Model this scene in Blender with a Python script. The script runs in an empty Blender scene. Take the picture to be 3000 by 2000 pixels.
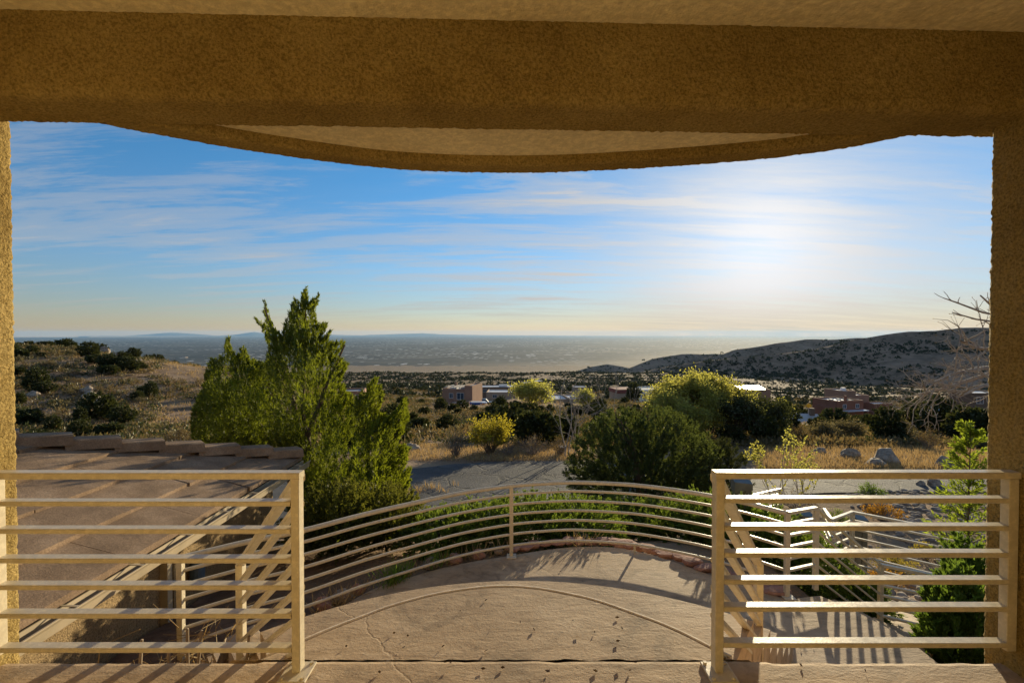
import bpy, bmesh, math, random
import numpy as np
from mathutils import Vector, noise as mnoise

R = math.radians
sc = bpy.context.scene
col = sc.collection

# ------------------------------------------------------------------ camera
F = 1400.0                      # focal length in pixels of the 3000 px wide photograph
CAM = np.array([0.0, 0.0, 1.55])
PITCH = math.atan(24.0 / F)
cam_d = bpy.data.cameras.new('camera')
cam_d.sensor_width = 36.0
cam_d.lens = F / 3000.0 * 36.0
cam_d.clip_start = 0.05
cam_d.clip_end = 200000.0
cam = bpy.data.objects.new('camera', cam_d)
col.objects.link(cam)
cam.location = CAM
cam.rotation_euler = (R(90) - PITCH, 0, 0)
sc.camera = cam

# ------------------------------------------------------------------ light
SUN_AZ, SUN_EL = R(27.5), R(9.3)      # azimuth clockwise from +Y
SUN_DIR = Vector((math.sin(SUN_AZ) * math.cos(SUN_EL), math.cos(SUN_AZ) * math.cos(SUN_EL), math.sin(SUN_EL)))
SKY_STRENGTH = 0.08
SUN_STRENGTH = 5.0
EXPOSURE = 0.66
sun_d = bpy.data.lights.new('sun', 'SUN')
sun_d.energy = SUN_STRENGTH
sun_d.angle = R(0.55)
sun_d.color = (1.0, 0.84, 0.55)
sun = bpy.data.objects.new('sun', sun_d)
col.objects.link(sun)
sun.location = (20, 40, 30)
sun.rotation_euler = SUN_DIR.to_track_quat('Z', 'Y').to_euler()

sc.view_settings.view_transform = 'Standard'
sc.view_settings.look = 'None'
sc.view_settings.exposure = EXPOSURE
sc.view_settings.gamma = 1.0
sc.view_settings.use_curve_mapping = False
sc.render.engine = 'CYCLES'
sc.cycles.use_denoising = True
try:
    sc.cycles.denoiser = 'OPENIMAGEDENOISE'
    sc.cycles.denoising_input_passes = 'RGB_ALBEDO_NORMAL'
    sc.cycles.denoising_prefilter = 'ACCURATE'
except Exception:
    pass
sc.cycles.max_bounces = 8
sc.cycles.diffuse_bounces = 4
sc.cycles.glossy_bounces = 2
sc.cycles.transmission_bounces = 3
sc.cycles.volume_bounces = 0
sc.cycles.transparent_max_bounces = 4
sc.cycles.sample_clamp_indirect = 4.0
sc.cycles.caustics_reflective = False
sc.cycles.caustics_refractive = False


class NT:
    """small node-tree helper"""
    def __init__(self, tree):
        self.t = tree

    def n(self, kind, ins=None, **props):
        nd = self.t.nodes.new(kind)
        for k, v in props.items():
            setattr(nd, k, v)
        for k, v in (ins or {}).items():
            s = nd.inputs[k]
            if isinstance(v, bpy.types.NodeSocket):
                self.t.links.new(v, s)
            else:
                if isinstance(v, (tuple, list)) and len(v) == 3 and s.type == 'RGBA':
                    v = (*v, 1)
                s.default_value = v
        return nd

    def math(self, op, a, b=0.0, c=None, clamp=False):
        ins = {0: a, 1: b}
        if c is not None:
            ins[2] = c
        return self.n('ShaderNodeMath', ins, operation=op, use_clamp=clamp).outputs[0]

    def mix(self, fac, a, b, blend='MIX'):
        nd = self.n('ShaderNodeMix', data_type='RGBA', blend_type=blend)
        for i, v in ((0, fac), (6, a), (7, b)):
            s = nd.inputs[i]
            if isinstance(v, bpy.types.NodeSocket):
                self.t.links.new(v, s)
            else:
                s.default_value = (*v, 1) if isinstance(v, (tuple, list)) and len(v) == 3 else v
        return nd.outputs[2]

    def ramp(self, fac, stops, interp='LINEAR'):
        nd = self.n('ShaderNodeValToRGB', {0: fac})
        cr = nd.color_ramp
        cr.interpolation = interp
        while len(cr.elements) < len(stops):
            cr.elements.new(0.5)
        for e, (p, c) in zip(cr.elements, stops):
            e.position = p
            if not isinstance(c, (tuple, list)):
                c = (c, c, c)
            e.color = (*c, 1)
        return nd.outputs[0]

    def noise(self, vec, scale, detail=4.0, rough=0.55, dist=0.0):
        return self.n('ShaderNodeTexNoise', {'Vector': vec, 'Scale': scale, 'Detail': detail, 'Roughness': rough, 'Distortion': dist}).outputs[0]

    def link(self, a, b):
        self.t.links.new(a, b)


# ------------------------------------------------------------------ sky
world = bpy.data.worlds.new('World')
sc.world = world
world.use_nodes = True
wt = world.node_tree
wt.nodes.clear()
w = NT(wt)
skyn = w.n('ShaderNodeTexSky', sky_type='NISHITA', sun_disc=False, sun_elevation=SUN_EL, sun_rotation=SUN_AZ,
           altitude=1900.0, air_density=1.15, dust_density=0.12, ozone_density=2.2)
tc = w.n('ShaderNodeTexCoord').outputs['Generated']
nrm = w.n('ShaderNodeVectorMath', {0: tc}, operation='NORMALIZE').outputs[0]
sep = w.n('ShaderNodeSeparateXYZ', {0: nrm})
zc = w.math('MAXIMUM', sep.outputs[2], 0.0)
den = w.math('ADD', zc, 0.10)
px = w.math('DIVIDE', sep.outputs[0], den)
py = w.math('DIVIDE', sep.outputs[1], den)
cxy = w.n('ShaderNodeCombineXYZ', {0: px, 1: py, 2: 0.0}).outputs[0]
mp = w.n('ShaderNodeMapping', {'Vector': cxy, 'Rotation': (0, 0, R(-14)), 'Scale': (0.36, 1.7, 1.0), 'Location': (3.3, 0.4, 0)}).outputs[0]
warp = w.n('ShaderNodeTexNoise', {'Vector': mp, 'Scale': 0.8, 'Detail': 3.0}).outputs['Color']
mp2 = w.n('ShaderNodeVectorMath', {0: mp, 1: w.n('ShaderNodeVectorMath', {0: warp, 'Scale': 0.75}, operation='SCALE').outputs[0]}, operation='ADD').outputs[0]
streak = w.noise(mp2, 2.1, 9.0, 0.66)
patch = w.noise(cxy, 0.32, 3.0, 0.5)
cover = w.math('ADD', w.math('MULTIPLY', streak, 0.75), w.math('MULTIPLY', patch, 0.55))
cloud = w.ramp(cover, [(0.0, 0.0), (0.585, 0.0), (0.69, 0.40), (0.85, 1.0)], 'EASE')
# angle to the sun: thin ice cloud scatters light forward
dotp = w.n('ShaderNodeVectorMath', {0: nrm, 1: tuple(SUN_DIR)}, operation='DOT_PRODUCT').outputs['Value']
dpos = w.math('MAXIMUM', dotp, 0.0)
lobe_w = w.math('POWER', dpos, 7.0)
lobe_n = w.math('POWER', dpos, 42.0)
lobe_t = w.math('POWER', dpos, 240.0)
CLOUD = (7.0, 7.0, 7.1)
cl_b = w.math('ADD', w.math('ADD', 0.56, w.math('MULTIPLY', lobe_w, 0.18)), w.math('MULTIPLY', lobe_n, 0.24))
cl_tint = w.ramp(sep.outputs[2], [(0.0, (0.93, 0.76, 0.52)), (0.035, (0.98, 0.88, 0.74)), (0.085, (1.02, 1.0, 0.98)), (0.2, (1.0, 1.0, 1.0))])
cl_col = w.n('ShaderNodeVectorMath', {0: w.mix(1.0, CLOUD, cl_tint, 'MULTIPLY'), 'Scale': cl_b}, operation='SCALE').outputs[0]
veil = w.math('ADD', w.math('MULTIPLY', lobe_n, 0.0), w.math('MULTIPLY', lobe_t, 0.12))
fac = w.math('ADD', w.math('MULTIPLY', cloud, 0.8), w.math('MULTIPLY', w.math('MULTIPLY', lobe_w, w.ramp(streak, [(0.36, 0.0), (0.62, 1.0)])), 0.55), clamp=True)
low = w.n('ShaderNodeMapRange', {0: sep.outputs[2], 1: 0.0, 2: 0.05, 3: 0.0, 4: 1.0}).outputs[0]
fac = w.math('MULTIPLY', fac, low)
# a thin sheet of ice cloud lies over the sun
sheet = w.math('MULTIPLY', w.math('POWER', w.math('MAXIMUM', w.n('ShaderNodeVectorMath', {0: nrm, 1: (math.sin(SUN_AZ) * math.cos(R(6.5)), math.cos(SUN_AZ) * math.cos(R(6.5)), math.sin(R(6.5)))}, operation='DOT_PRODUCT').outputs['Value'], 0.0), 17.0), w.n('ShaderNodeMapRange', {0: streak, 1: 0.34, 2: 0.6, 3: 0.62, 4: 1.15}).outputs[0])
fac = w.math('MAXIMUM', fac, w.math('MINIMUM', sheet, 0.97))
tintz = w.ramp(sep.outputs[2], [(0.0, (0.80, 0.68, 0.72)), (0.05, (0.78, 0.77, 0.92)), (0.13, (0.78, 0.95, 1.18)), (0.30, (0.54, 1.05, 1.36))])
sk = w.mix(1.0, skyn.outputs[0], tintz, 'MULTIPLY')
sky_c = w.mix(fac, sk, cl_col)
gl = w.n('ShaderNodeVectorMath', {0: (5.6, 5.7, 6.2), 'Scale': veil}, operation='SCALE').outputs[0]
sky_c = w.mix(1.0, sky_c, gl, 'ADD')
bg = w.n('ShaderNodeBackground', {'Color': sky_c, 'Strength': SKY_STRENGTH})
wo = w.n('ShaderNodeOutputWorld', {'Surface': bg.outputs[0]})


# ------------------------------------------------------------------ helpers
def ray(u, v):
    b = -(v - 1000.0) / F
    a = (u - 1500.0) / F
    c, s = math.cos(PITCH), math.sin(PITCH)
    return np.array([a, c + b * s, -s + b * c])


def at_y(u, v, y):
    d = ray(u, v)
    return CAM + d * (y / d[1])


def at_z(u, v, z):
    d = ray(u, v)
    return CAM + d * ((z - CAM[2]) / d[2])


LOC = {}


def tag(o, label=None, cat=None, group=None, kind=None):
    if label:
        o['label'] = label
    if cat:
        o['category'] = cat
    if group:
        o['group'] = group
    if kind:
        o['kind'] = kind
    return o


def thing(name, loc, label=None, cat=None, group=None):
    o = bpy.data.objects.new(name, None)
    o.empty_display_size = 0.2
    col.objects.link(o)
    o.location = tuple(float(c) for c in loc)
    return tag(o, label, cat, group)


def root_loc(p):
    l = np.zeros(3)
    while p is not None:
        l = l + np.array(p.location)
        p = p.parent
    return l


def mobj(name, verts, faces, mat, parent=None, smooth=False, local=False):
    """one mesh object from arrays; verts are in world space unless local"""
    me = bpy.data.meshes.new(name)
    v = np.asarray(verts, dtype=np.float64)
    if parent is not None and not local:
        v = v - root_loc(parent)
    if isinstance(faces, np.ndarray):
        n, k = faces.shape
        me.vertices.add(len(v))
        me.vertices.foreach_set('co', v.astype(np.float32).ravel())
        me.loops.add(n * k)
        me.loops.foreach_set('vertex_index', faces.astype(np.int32).ravel())
        me.polygons.add(n)
        me.polygons.foreach_set('loop_start', np.arange(0, n * k, k, dtype=np.int32))
        me.polygons.foreach_set('loop_total', np.full(n, k, dtype=np.int32))
        me.update(calc_edges=True)
    else:
        me.from_pydata([tuple(p) for p in v], [], [tuple(f) for f in faces])
    me.validate()
    if smooth:
        me.polygons.foreach_set('use_smooth', [True] * len(me.polygons))
    me.materials.append(mat)
    o = bpy.data.objects.new(name, me)
    col.objects.link(o)
    if parent is not None:
        o.parent = parent
    return o


class MB:
    """collects shapes into one mesh"""
    def __init__(self):
        self.v = []
        self.f = []

    def add(self, verts, faces):
        b = len(self.v)
        self.v += [tuple(map(float, p)) for p in verts]
        self.f += [tuple(i + b for i in f) for f in faces]
        return self

    def box(self, x0, x1, y0, y1, z0, z1, bev=0.0):
        if bev <= 0:
            vs = [(x, y, z) for z in (z0, z1) for y in (y0, y1) for x in (x0, x1)]
            return self.add(vs, [(0, 2, 3, 1), (4, 5, 7, 6), (0, 1, 5, 4), (2, 6, 7, 3), (0, 4, 6, 2), (1, 3, 7, 5)])
        bm = bmesh.new()
        bmesh.ops.create_cube(bm, size=1)
        for q in bm.verts:
            q.co = Vector(((x0 + x1) / 2 + q.co.x * (x1 - x0), (y0 + y1) / 2 + q.co.y * (y1 - y0), (z0 + z1) / 2 + q.co.z * (z1 - z0)))
        bmesh.ops.bevel(bm, geom=bm.edges[:], offset=bev, segments=2, profile=0.5, affect='EDGES')
        bm.verts.ensure_lookup_table()
        vs = [q.co[:] for q in bm.verts]
        fs = [[q.index for q in f.verts] for f in bm.faces]
        bm.free()
        return self.add(vs, fs)

    def sweep(self, path, prof, closed=False):
        """profile (side, up) pairs swept along a path with vertical cross-sections"""
        P = [np.array(p, float) for p in path]
        n, k = len(P), len(prof)
        vs = []
        for i in range(n):
            t0 = P[i] - P[i - 1] if i > 0 else P[1] - P[0]
            t1 = P[i + 1] - P[i] if i < n - 1 else P[i] - P[i - 1]
            a = t0[:2] / max(1e-9, np.linalg.norm(t0[:2]))
            b = t1[:2] / max(1e-9, np.linalg.norm(t1[:2]))
            m = a + b
            m = m / max(1e-9, np.linalg.norm(m))
            s = np.array([m[1], -m[0]])
            sc_ = 1.0 / max(0.35, abs(np.dot(m, b)))
            for (o, u) in prof:
                vs.append((P[i][0] + s[0] * o * sc_, P[i][1] + s[1] * o * sc_, P[i][2] + u))
        fs = []
        for i in range(n - 1):
            for j in range(k):
                j2 = (j + 1) % k
                fs.append((i * k + j, (i + 1) * k + j, (i + 1) * k + j2, i * k + j2))
        fs.append(tuple(range(k)))
        fs.append(tuple((n - 1) * k + j for j in reversed(range(k))))
        return self.add(vs, fs)

    def prism(self, pts, z0, z1):
        """vertical prism over a plan polygon; z1 may be a list"""
        n = len(pts)
        zt = z1 if isinstance(z1, (list, tuple)) else [z1] * n
        vs = [(p[0], p[1], z0) for p in pts] + [(p[0], p[1], zt[i]) for i, p in enumerate(pts)]
        fs = [tuple(reversed(range(n))), tuple(range(n, 2 * n))]
        fs += [(i, (i + 1) % n, n + (i + 1) % n, n + i) for i in range(n)]
        return self.add(vs, fs)

    def cyl(self, p0, p1, r0, r1=None, k=10):
        r1 = r0 if r1 is None else r1
        p0, p1 = Vector(p0), Vector(p1)
        q = (p1 - p0).to_track_quat('Z', 'Y')
        vs = []
        for p, r in ((p0, r0), (p1, r1)):
            for j in range(k):
                a = 2 * math.pi * j / k
                vs.append((p + q @ Vector((r * math.cos(a), r * math.sin(a), 0)))[:])
        fs = [(j, (j + 1) % k, k + (j + 1) % k, k + j) for j in range(k)]
        fs += [tuple(reversed(range(k))), tuple(range(k, 2 * k))]
        return self.add(vs, fs)

    def build(self, name, mat, parent=None, smooth=False):
        return mobj(name, self.v, self.f, mat, parent, smooth)


def copy_tree(o, parent=None):
    c = o.copy()
    col.objects.link(c)
    c.parent = parent
    for ch in o.children:
        copy_tree(ch, c)
    return c


def catmull(pts, n):
    P = [np.array(p, float) for p in pts]
    P = [2 * P[0] - P[1]] + P + [2 * P[-1] - P[-2]]
    out = []
    for i in range(1, len(P) - 2):
        for k in range(n):
            t = k / n
            out.append(0.5 * ((2 * P[i]) + (P[i + 1] - P[i - 1]) * t + (2 * P[i - 1] - 5 * P[i] + 4 * P[i + 1] - P[i + 2]) * t * t
                              + (3 * P[i] - P[i - 1] - 3 * P[i + 1] + P[i + 2]) * t ** 3))
    out.append(P[-2])
    return out


def fbm(x, y, z=0.0, oct=4):
    return mnoise.fractal(Vector((x, y, z)), 1.0, 2.0, oct)


def sstep(a, b, x):
    t = min(1.0, max(0.0, (x - a) / (b - a)))
    return t * t * (3 - 2 * t)


# ------------------------------------------------------------------ materials
def new_mat(name):
    m = bpy.data.materials.new(name)
    m.use_nodes = True
    m.node_tree.nodes.clear()
    return m, NT(m.node_tree)


def out(t, shader):
    t.n('ShaderNodeOutputMaterial', {'Surface': shader})


def coords(t, space='Object'):
    if space == 'World':
        return t.n('ShaderNodeNewGeometry').outputs['Position']
    return t.n('ShaderNodeTexCoord').outputs['Object']


def solid(name, c1, c2=None, c3=None, scale=4.0, rough=0.8, bump=None, metal=0.0, spec=0.35, space='World', detail=6.0, rough2=None, stretch=None, grain=None):
    """procedural surface: two or three colours mixed by noise, with fine relief"""
    m, t = new_mat(name)
    co = coords(t, space)
    if stretch:
        co = t.n('ShaderNodeMapping', {'Vector': co, 'Scale': stretch}).outputs[0]
    c2 = c2 or tuple(min(1, a * 0.75) for a in c1)
    n1 = t.noise(co, scale, detail, 0.6)
    stops = [(0.32, c2), (0.62, c1)] if c3 is None else [(0.30, c2), (0.5, c1), (0.70, c3)]
    cc = t.ramp(n1, stops)
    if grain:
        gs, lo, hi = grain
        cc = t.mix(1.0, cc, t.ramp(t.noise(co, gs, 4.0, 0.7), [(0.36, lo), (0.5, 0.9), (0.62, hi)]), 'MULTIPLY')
    ins = {'Base Color': cc, 'Roughness': rough, 'Metallic': metal, 'Specular IOR Level': spec}
    if rough2 is not None:
        ins['Roughness'] = t.n('ShaderNodeMapRange', {0: t.noise(co, scale * 2.3, 4.0), 1: 0.3, 2: 0.7, 3: rough, 4: rough2}).outputs[0]
    if bump:
        bs, st, di = bump
        h = t.math('ADD', t.noise(co, bs, 6.0, 0.65), t.math('MULTIPLY', t.noise(co, bs * 0.27, 3.0), 0.8))
        ins['Normal'] = t.n('ShaderNodeBump', {'Height': h, 'Strength': st, 'Distance': di}).outputs[0]
    p = t.n('ShaderNodeBsdfPrincipled', ins)
    out(t, p.outputs[0])
    return m


def leaf_mat(name, c1, c2, trans, tfac=0.45, rough=0.6, nscale=1.2):
    """thin leaf: diffuse front plus light that comes through, tint varied leaf by leaf"""
    m, t = new_mat(name)
    g = t.n('ShaderNodeNewGeometry')
    co = t.n('ShaderNodeTexCoord').outputs['Object']
    n1 = t.noise(co, nscale, 3.0)
    oi = t.n('ShaderNodeObjectInfo').outputs['Random']
    f = t.math('ADD', t.math('MULTIPLY', g.outputs['Random Per Island'], 0.5), t.math('MULTIPLY', n1, 0.55), clamp=True)
    c = t.mix(f, c2, c1)
    c = t.mix(t.math('MULTIPLY', oi, 0.35), c, tuple(0.62 * a for a in c2))
    d = t.n('ShaderNodeBsdfDiffuse', {'Color': c})
    gl = t.n('ShaderNodeBsdfGlossy', {'Color': (0.5, 0.5, 0.45), 'Roughness': 0.45})
    tr = t.n('ShaderNodeBsdfTranslucent', {'Color': t.mix(f, tuple(0.6 * a for a in trans), trans)})
    mx = t.n('ShaderNodeMixShader', {0: tfac, 1: d.outputs[0], 2: tr.outputs[0]})
    mx2 = t.n('ShaderNodeMixShader', {0: 0.045, 1: mx.outputs[0], 2: gl.outputs[0]})
    out(t, mx2.outputs[0])
    return m


M = {}
M['stucco'] = solid('stucco', (0.385, 0.268, 0.092), (0.285, 0.19, 0.061), (0.46, 0.33, 0.125), scale=1.7, rough=0.95, bump=(75, 1.0, 0.022), spec=0.1, grain=(80, 0.55, 1.15))  # grain: sand speckle whose dark pits also put relief shade into the colour
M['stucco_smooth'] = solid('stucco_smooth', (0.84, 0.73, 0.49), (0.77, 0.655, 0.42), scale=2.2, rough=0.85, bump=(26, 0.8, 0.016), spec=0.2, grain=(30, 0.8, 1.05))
M['garage_stucco'] = solid('garage_stucco', (0.40, 0.285, 0.155), (0.30, 0.21, 0.11), scale=2.2, rough=0.95, bump=(70, 0.8, 0.015), spec=0.1, grain=(55, 0.5, 1.1))
M['paint'] = solid('cream_paint', (0.66, 0.57, 0.405), (0.59, 0.50, 0.35), scale=9.0, rough=0.28, rough2=0.4, bump=(120, 0.2, 0.003), spec=0.45, grain=(34, 0.86, 1.04))


def concrete_mat(name, c1, c2, c3):
    m, t = new_mat(name)
    co = coords(t, 'World')
    big = t.noise(co, 1.1, 5.0, 0.6)
    st = t.n('ShaderNodeMapping', {'Vector': co, 'Rotation': (0, 0, R(11)), 'Scale': (1.6, 4.2, 1.0)}).outputs[0]
    trow = t.noise(st, 3.4, 9.0, 0.66, 0.5)
    fine = t.noise(co, 55, 5.0, 0.7)
    c = t.ramp(t.math('ADD', t.math('MULTIPLY', big, 0.6), t.math('MULTIPLY', trow, 0.4)), [(0.33, c2), (0.5, c1), (0.68, c3)])
    vo = t.n('ShaderNodeTexVoronoi', {'Vector': t.n('ShaderNodeVectorMath', {0: co, 1: t.n('ShaderNodeVectorMath', {0: t.n('ShaderNodeTexNoise', {'Vector': co, 'Scale': 2.0, 'Detail': 5.0}).outputs['Color'], 'Scale': 0.55}, operation='SCALE').outputs[0]}, operation='ADD').outputs[0], 'Scale': 0.42}, feature='DISTANCE_TO_EDGE').outputs['Distance']
    crack = t.ramp(vo, [(0.0, 0.0), (0.0008, 0.0), (0.0022, 1.0)])
    spots = t.ramp(t.noise(co, 16, 3.0, 0.6), [(0.60, 1.0), (0.72, 0.72)])
    c = t.mix(1.0, c, spots, 'MULTIPLY')
    c = t.mix(t.math('MULTIPLY', t.math('SUBTRACT', 1.0, crack), 0.22), c, tuple(0.35 * a for a in c1))
    stain = t.ramp(t.noise(co, 2.6, 7.0, 0.7, 1.2), [(0.34, 0.55), (0.5, 1.0)])
    c = t.mix(0.75, c, stain, 'MULTIPLY')
    h = t.math('ADD', t.math('MULTIPLY', trow, 1.0), t.math('ADD', t.math('MULTIPLY', fine, 0.5), t.math('MULTIPLY', crack, 0.25)))
    bp = t.n('ShaderNodeBump', {'Height': h, 'Strength': 0.6, 'Distance': 0.009}).outputs[0]
    p = t.n('ShaderNodeBsdfPrincipled', {'Base Color': c, 'Roughness': 0.78, 'Specular IOR Level': 0.3, 'Normal': bp})
    out(t, p.outputs[0])
    return m


M['concrete'] = concrete_mat('brown_concrete', (0.44, 0.315, 0.19), (0.28, 0.19, 0.11), (0.56, 0.425, 0.28))
M['roof_tile'] = solid('roof_tile', (0.245, 0.165, 0.105), (0.165, 0.11, 0.07), (0.32, 0.225, 0.15), scale=3.0, rough=0.9, bump=(90, 0.5, 0.008), spec=0.2, grain=(70, 0.7, 1.1))
M['mortar'] = solid('mortar', (0.42, 0.32, 0.22), (0.25, 0.18, 0.12), scale=16, rough=0.95, bump=(60, 0.9, 0.02))
M['gutter'] = solid('gutter_paint', (0.46, 0.37, 0.25), (0.38, 0.31, 0.21), scale=5, rough=0.5, bump=(60, 0.05, 0.002))
M['gutter_in'] = solid('gutter_inside', (0.30, 0.30, 0.25), (0.16, 0.16, 0.14), scale=6, rough=0.55)


def asphalt_mat():
    m, t = new_mat('asphalt')
    co = coords(t, 'World')
    n1 = t.noise(co, 0.55, 7.0, 0.65)
    n2 = t.noise(co, 18.0, 6.0, 0.7)
    c = t.ramp(n1, [(0.34, (0.040, 0.038, 0.038)), (0.5, (0.068, 0.064, 0.062)), (0.66, (0.105, 0.097, 0.09))])
    c = t.mix(1.0, c, t.ramp(n2, [(0.35, 0.7), (0.62, 1.25)]), 'MULTIPLY')
    wv = t.n('ShaderNodeVectorMath', {0: t.n('ShaderNodeTexNoise', {'Vector': co, 'Scale': 0.8, 'Detail': 6.0}).outputs['Color'], 'Scale': 1.6}, operation='SCALE').outputs[0]
    vo = t.n('ShaderNodeTexVoronoi', {'Vector': t.n('ShaderNodeVectorMath', {0: co, 1: wv}, operation='ADD').outputs[0], 'Scale': 0.55}, feature='DISTANCE_TO_EDGE').outputs['Distance']
    crack = t.ramp(vo, [(0.0, 0.0), (0.010, 0.15), (0.03, 1.0)])
    c = t.mix(t.math('MULTIPLY', t.math('SUBTRACT', 1.0, crack), 0.75), c, (0.025, 0.022, 0.02))
    h = t.math('ADD', t.math('MULTIPLY', n2, 0.6), t.math('ADD', n1, t.math('MULTIPLY', crack, 0.5)))
    bp = t.n('ShaderNodeBump', {'Height': h, 'Strength': 0.8, 'Distance': 0.05}).outputs[0]
    p = t.n('ShaderNodeBsdfPrincipled', {'Base Color': c, 'Roughness': 0.85, 'Specular IOR Level': 0.3, 'Normal': bp})
    out(t, p.outputs[0])
    return m


M['asphalt'] = asphalt_mat()
M['soil'] = solid('soil', (0.20, 0.13, 0.085), (0.12, 0.075, 0.05), scale=6, rough=1.0, bump=(30, 0.8, 0.03))
M['bark'] = solid('bark', (0.16, 0.115, 0.08), (0.09, 0.06, 0.04), scale=10, rough=0.95, bump=(40, 0.8, 0.02), stretch=(3, 3, 0.6))
M['bark_pale'] = solid('pale_bark', (0.40, 0.33, 0.26), (0.27, 0.21, 0.16), scale=14, rough=0.9)
M['twig'] = solid('twig', (0.30, 0.225, 0.15), (0.19, 0.14, 0.095), scale=6, rough=0.95)
M['twig_grey'] = solid('grey_twig', (0.26, 0.215, 0.185), (0.17, 0.14, 0.125), scale=6, rough=0.95)
M['straw'] = leaf_mat('straw', (0.52, 0.37, 0.18), (0.36, 0.25, 0.12), (0.55, 0.36, 0.14), 0.4)
M['rock'] = solid('granite', (0.38, 0.30, 0.225), (0.22, 0.17, 0.13), (0.49, 0.40, 0.31), scale=1.6, rough=0.9, bump=(9, 1.0, 0.09), space='Object', grain=(6, 0.6, 1.1))
M['flagstone'] = solid('red_flagstone', (0.33, 0.175, 0.13), (0.20, 0.105, 0.085), (0.42, 0.26, 0.20), scale=5, rough=0.9, bump=(24, 0.7, 0.02))
M['cobble'] = solid('river_cobble', (0.30, 0.245, 0.195), (0.17, 0.13, 0.105), (0.42, 0.36, 0.30), scale=2.5, rough=0.9, detail=2, spec=0.1)
M['juniper'] = leaf_mat('juniper_leaf', (0.070, 0.102, 0.014), (0.022, 0.040, 0.010), (0.34, 0.39, 0.02), 0.42, nscale=2.2)
M['juniper_dark'] = leaf_mat('dark_juniper_leaf', (0.054, 0.066, 0.022), (0.026, 0.036, 0.015), (0.12, 0.13, 0.025), 0.24)
M['pine'] = leaf_mat('pine_needle', (0.055, 0.078, 0.028), (0.028, 0.042, 0.018), (0.20, 0.24, 0.04), 0.33)
M['ground_juniper'] = leaf_mat('ground_juniper_leaf', (0.085, 0.13, 0.022), (0.04, 0.065, 0.016), (0.30, 0.40, 0.04), 0.4)
M['arbor'] = leaf_mat('arborvitae_leaf', (0.065, 0.12, 0.022), (0.03, 0.058, 0.015), (0.24, 0.36, 0.04), 0.4)
M['bright'] = leaf_mat('young_conifer_leaf', (0.14, 0.20, 0.022), (0.08, 0.12, 0.02), (0.45, 0.55, 0.04), 0.5)
M['elm'] = leaf_mat('elm_leaf', (0.21, 0.215, 0.045), (0.13, 0.135, 0.03), (0.66, 0.61, 0.11), 0.55)
M['willow'] = leaf_mat('willow_leaf', (0.27, 0.26, 0.06), (0.18, 0.17, 0.04), (0.7, 0.66, 0.13), 0.5)
M['yellow_shrub'] = leaf_mat('yellow_shrub_leaf', (0.26, 0.22, 0.025), (0.16, 0.14, 0.02), (0.68, 0.56, 0.04), 0.5)
M['sage'] = leaf_mat('sage_leaf', (0.155, 0.135, 0.07), (0.09, 0.078, 0.042), (0.30, 0.24, 0.09), 0.35)
M['brownbush'] = leaf_mat('brown_bush_leaf', (0.145, 0.105, 0.052), (0.08, 0.06, 0.032), (0.28, 0.19, 0.06), 0.35)
M['flower'] = leaf_mat('orange_flower_leaf', (0.42, 0.20, 0.02), (0.24, 0.14, 0.02), (0.65, 0.32, 0.03), 0.4)
M['yflower'] = leaf_mat('yellow_flower_leaf', (0.36, 0.28, 0.03), (0.22, 0.18, 0.03), (0.6, 0.46, 0.04), 0.4)
M['grass'] = leaf_mat('green_grass', (0.13, 0.20, 0.03), (0.09, 0.13, 0.025), (0.35, 0.50, 0.05), 0.45)
M['adobe'] = solid('adobe_wall', (0.33, 0.19, 0.125), (0.28, 0.16, 0.105), scale=0.6, rough=0.95, bump=(8, 0.3, 0.03))
M['adobe_pale'] = solid('pale_adobe_wall', (0.42, 0.30, 0.21), (0.36, 0.25, 0.17), scale=0.6, rough=0.95, bump=(8, 0.3, 0.03))
M['adobe_red'] = solid('red_adobe_wall', (0.27, 0.115, 0.07), (0.22, 0.09, 0.055), scale=0.6, rough=0.95, bump=(8, 0.3, 0.03))
M['brown_wall'] = solid('brown_wall', (0.17, 0.11, 0.075), (0.13, 0.085, 0.06), scale=0.6, rough=0.95)
M['white_roof'] = solid('white_roof', (0.72, 0.70, 0.68), (0.58, 0.56, 0.54), scale=0.7, rough=0.35, rough2=0.6, spec=0.6)
M['metal_roof'] = solid('metal_roof', (0.75, 0.75, 0.75), (0.65, 0.65, 0.66), scale=0.5, rough=0.16, metal=0.9)
M['grey_roof'] = solid('grey_roof', (0.40, 0.38, 0.36), (0.32, 0.30, 0.29), scale=0.7, rough=0.5, spec=0.5)
M['red_roof'] = solid('red_roof', (0.24, 0.07, 0.05), (0.17, 0.05, 0.04), scale=1.2, rough=0.7)
M['wood'] = solid('weathered_wood', (0.50, 0.45, 0.40), (0.36, 0.32, 0.28), scale=2, rough=0.8)
M['trim'] = solid('white_trim', (0.74, 0.72, 0.68), (0.66, 0.64, 0.6), scale=3, rough=0.5)
M['glass'] = solid('window_glass', (0.05, 0.07, 0.10), (0.03, 0.045, 0.07), scale=1.0, rough=0.06, spec=0.8)
M['bollard'] = solid('bollard_metal', (0.12, 0.125, 0.10), (0.08, 0.085, 0.07), scale=8, rough=0.18, spec=0.8)
M['blue'] = solid('blue_paint', (0.03, 0.10, 0.34), (0.02, 0.07, 0.25), scale=2, rough=0.5)
M['bluegrey'] = solid('blue_grey_metal', (0.08, 0.12, 0.17), (0.05, 0.08, 0.12), scale=9, rough=0.45, spec=0.5)
M['red'] = solid('red_paint', (0.42, 0.06, 0.03), (0.32, 0.045, 0.025), scale=2, rough=0.5)
M['sign_yellow'] = solid('sign_yellow', (0.80, 0.42, 0.02), (0.72, 0.37, 0.02), scale=5, rough=0.4)
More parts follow.
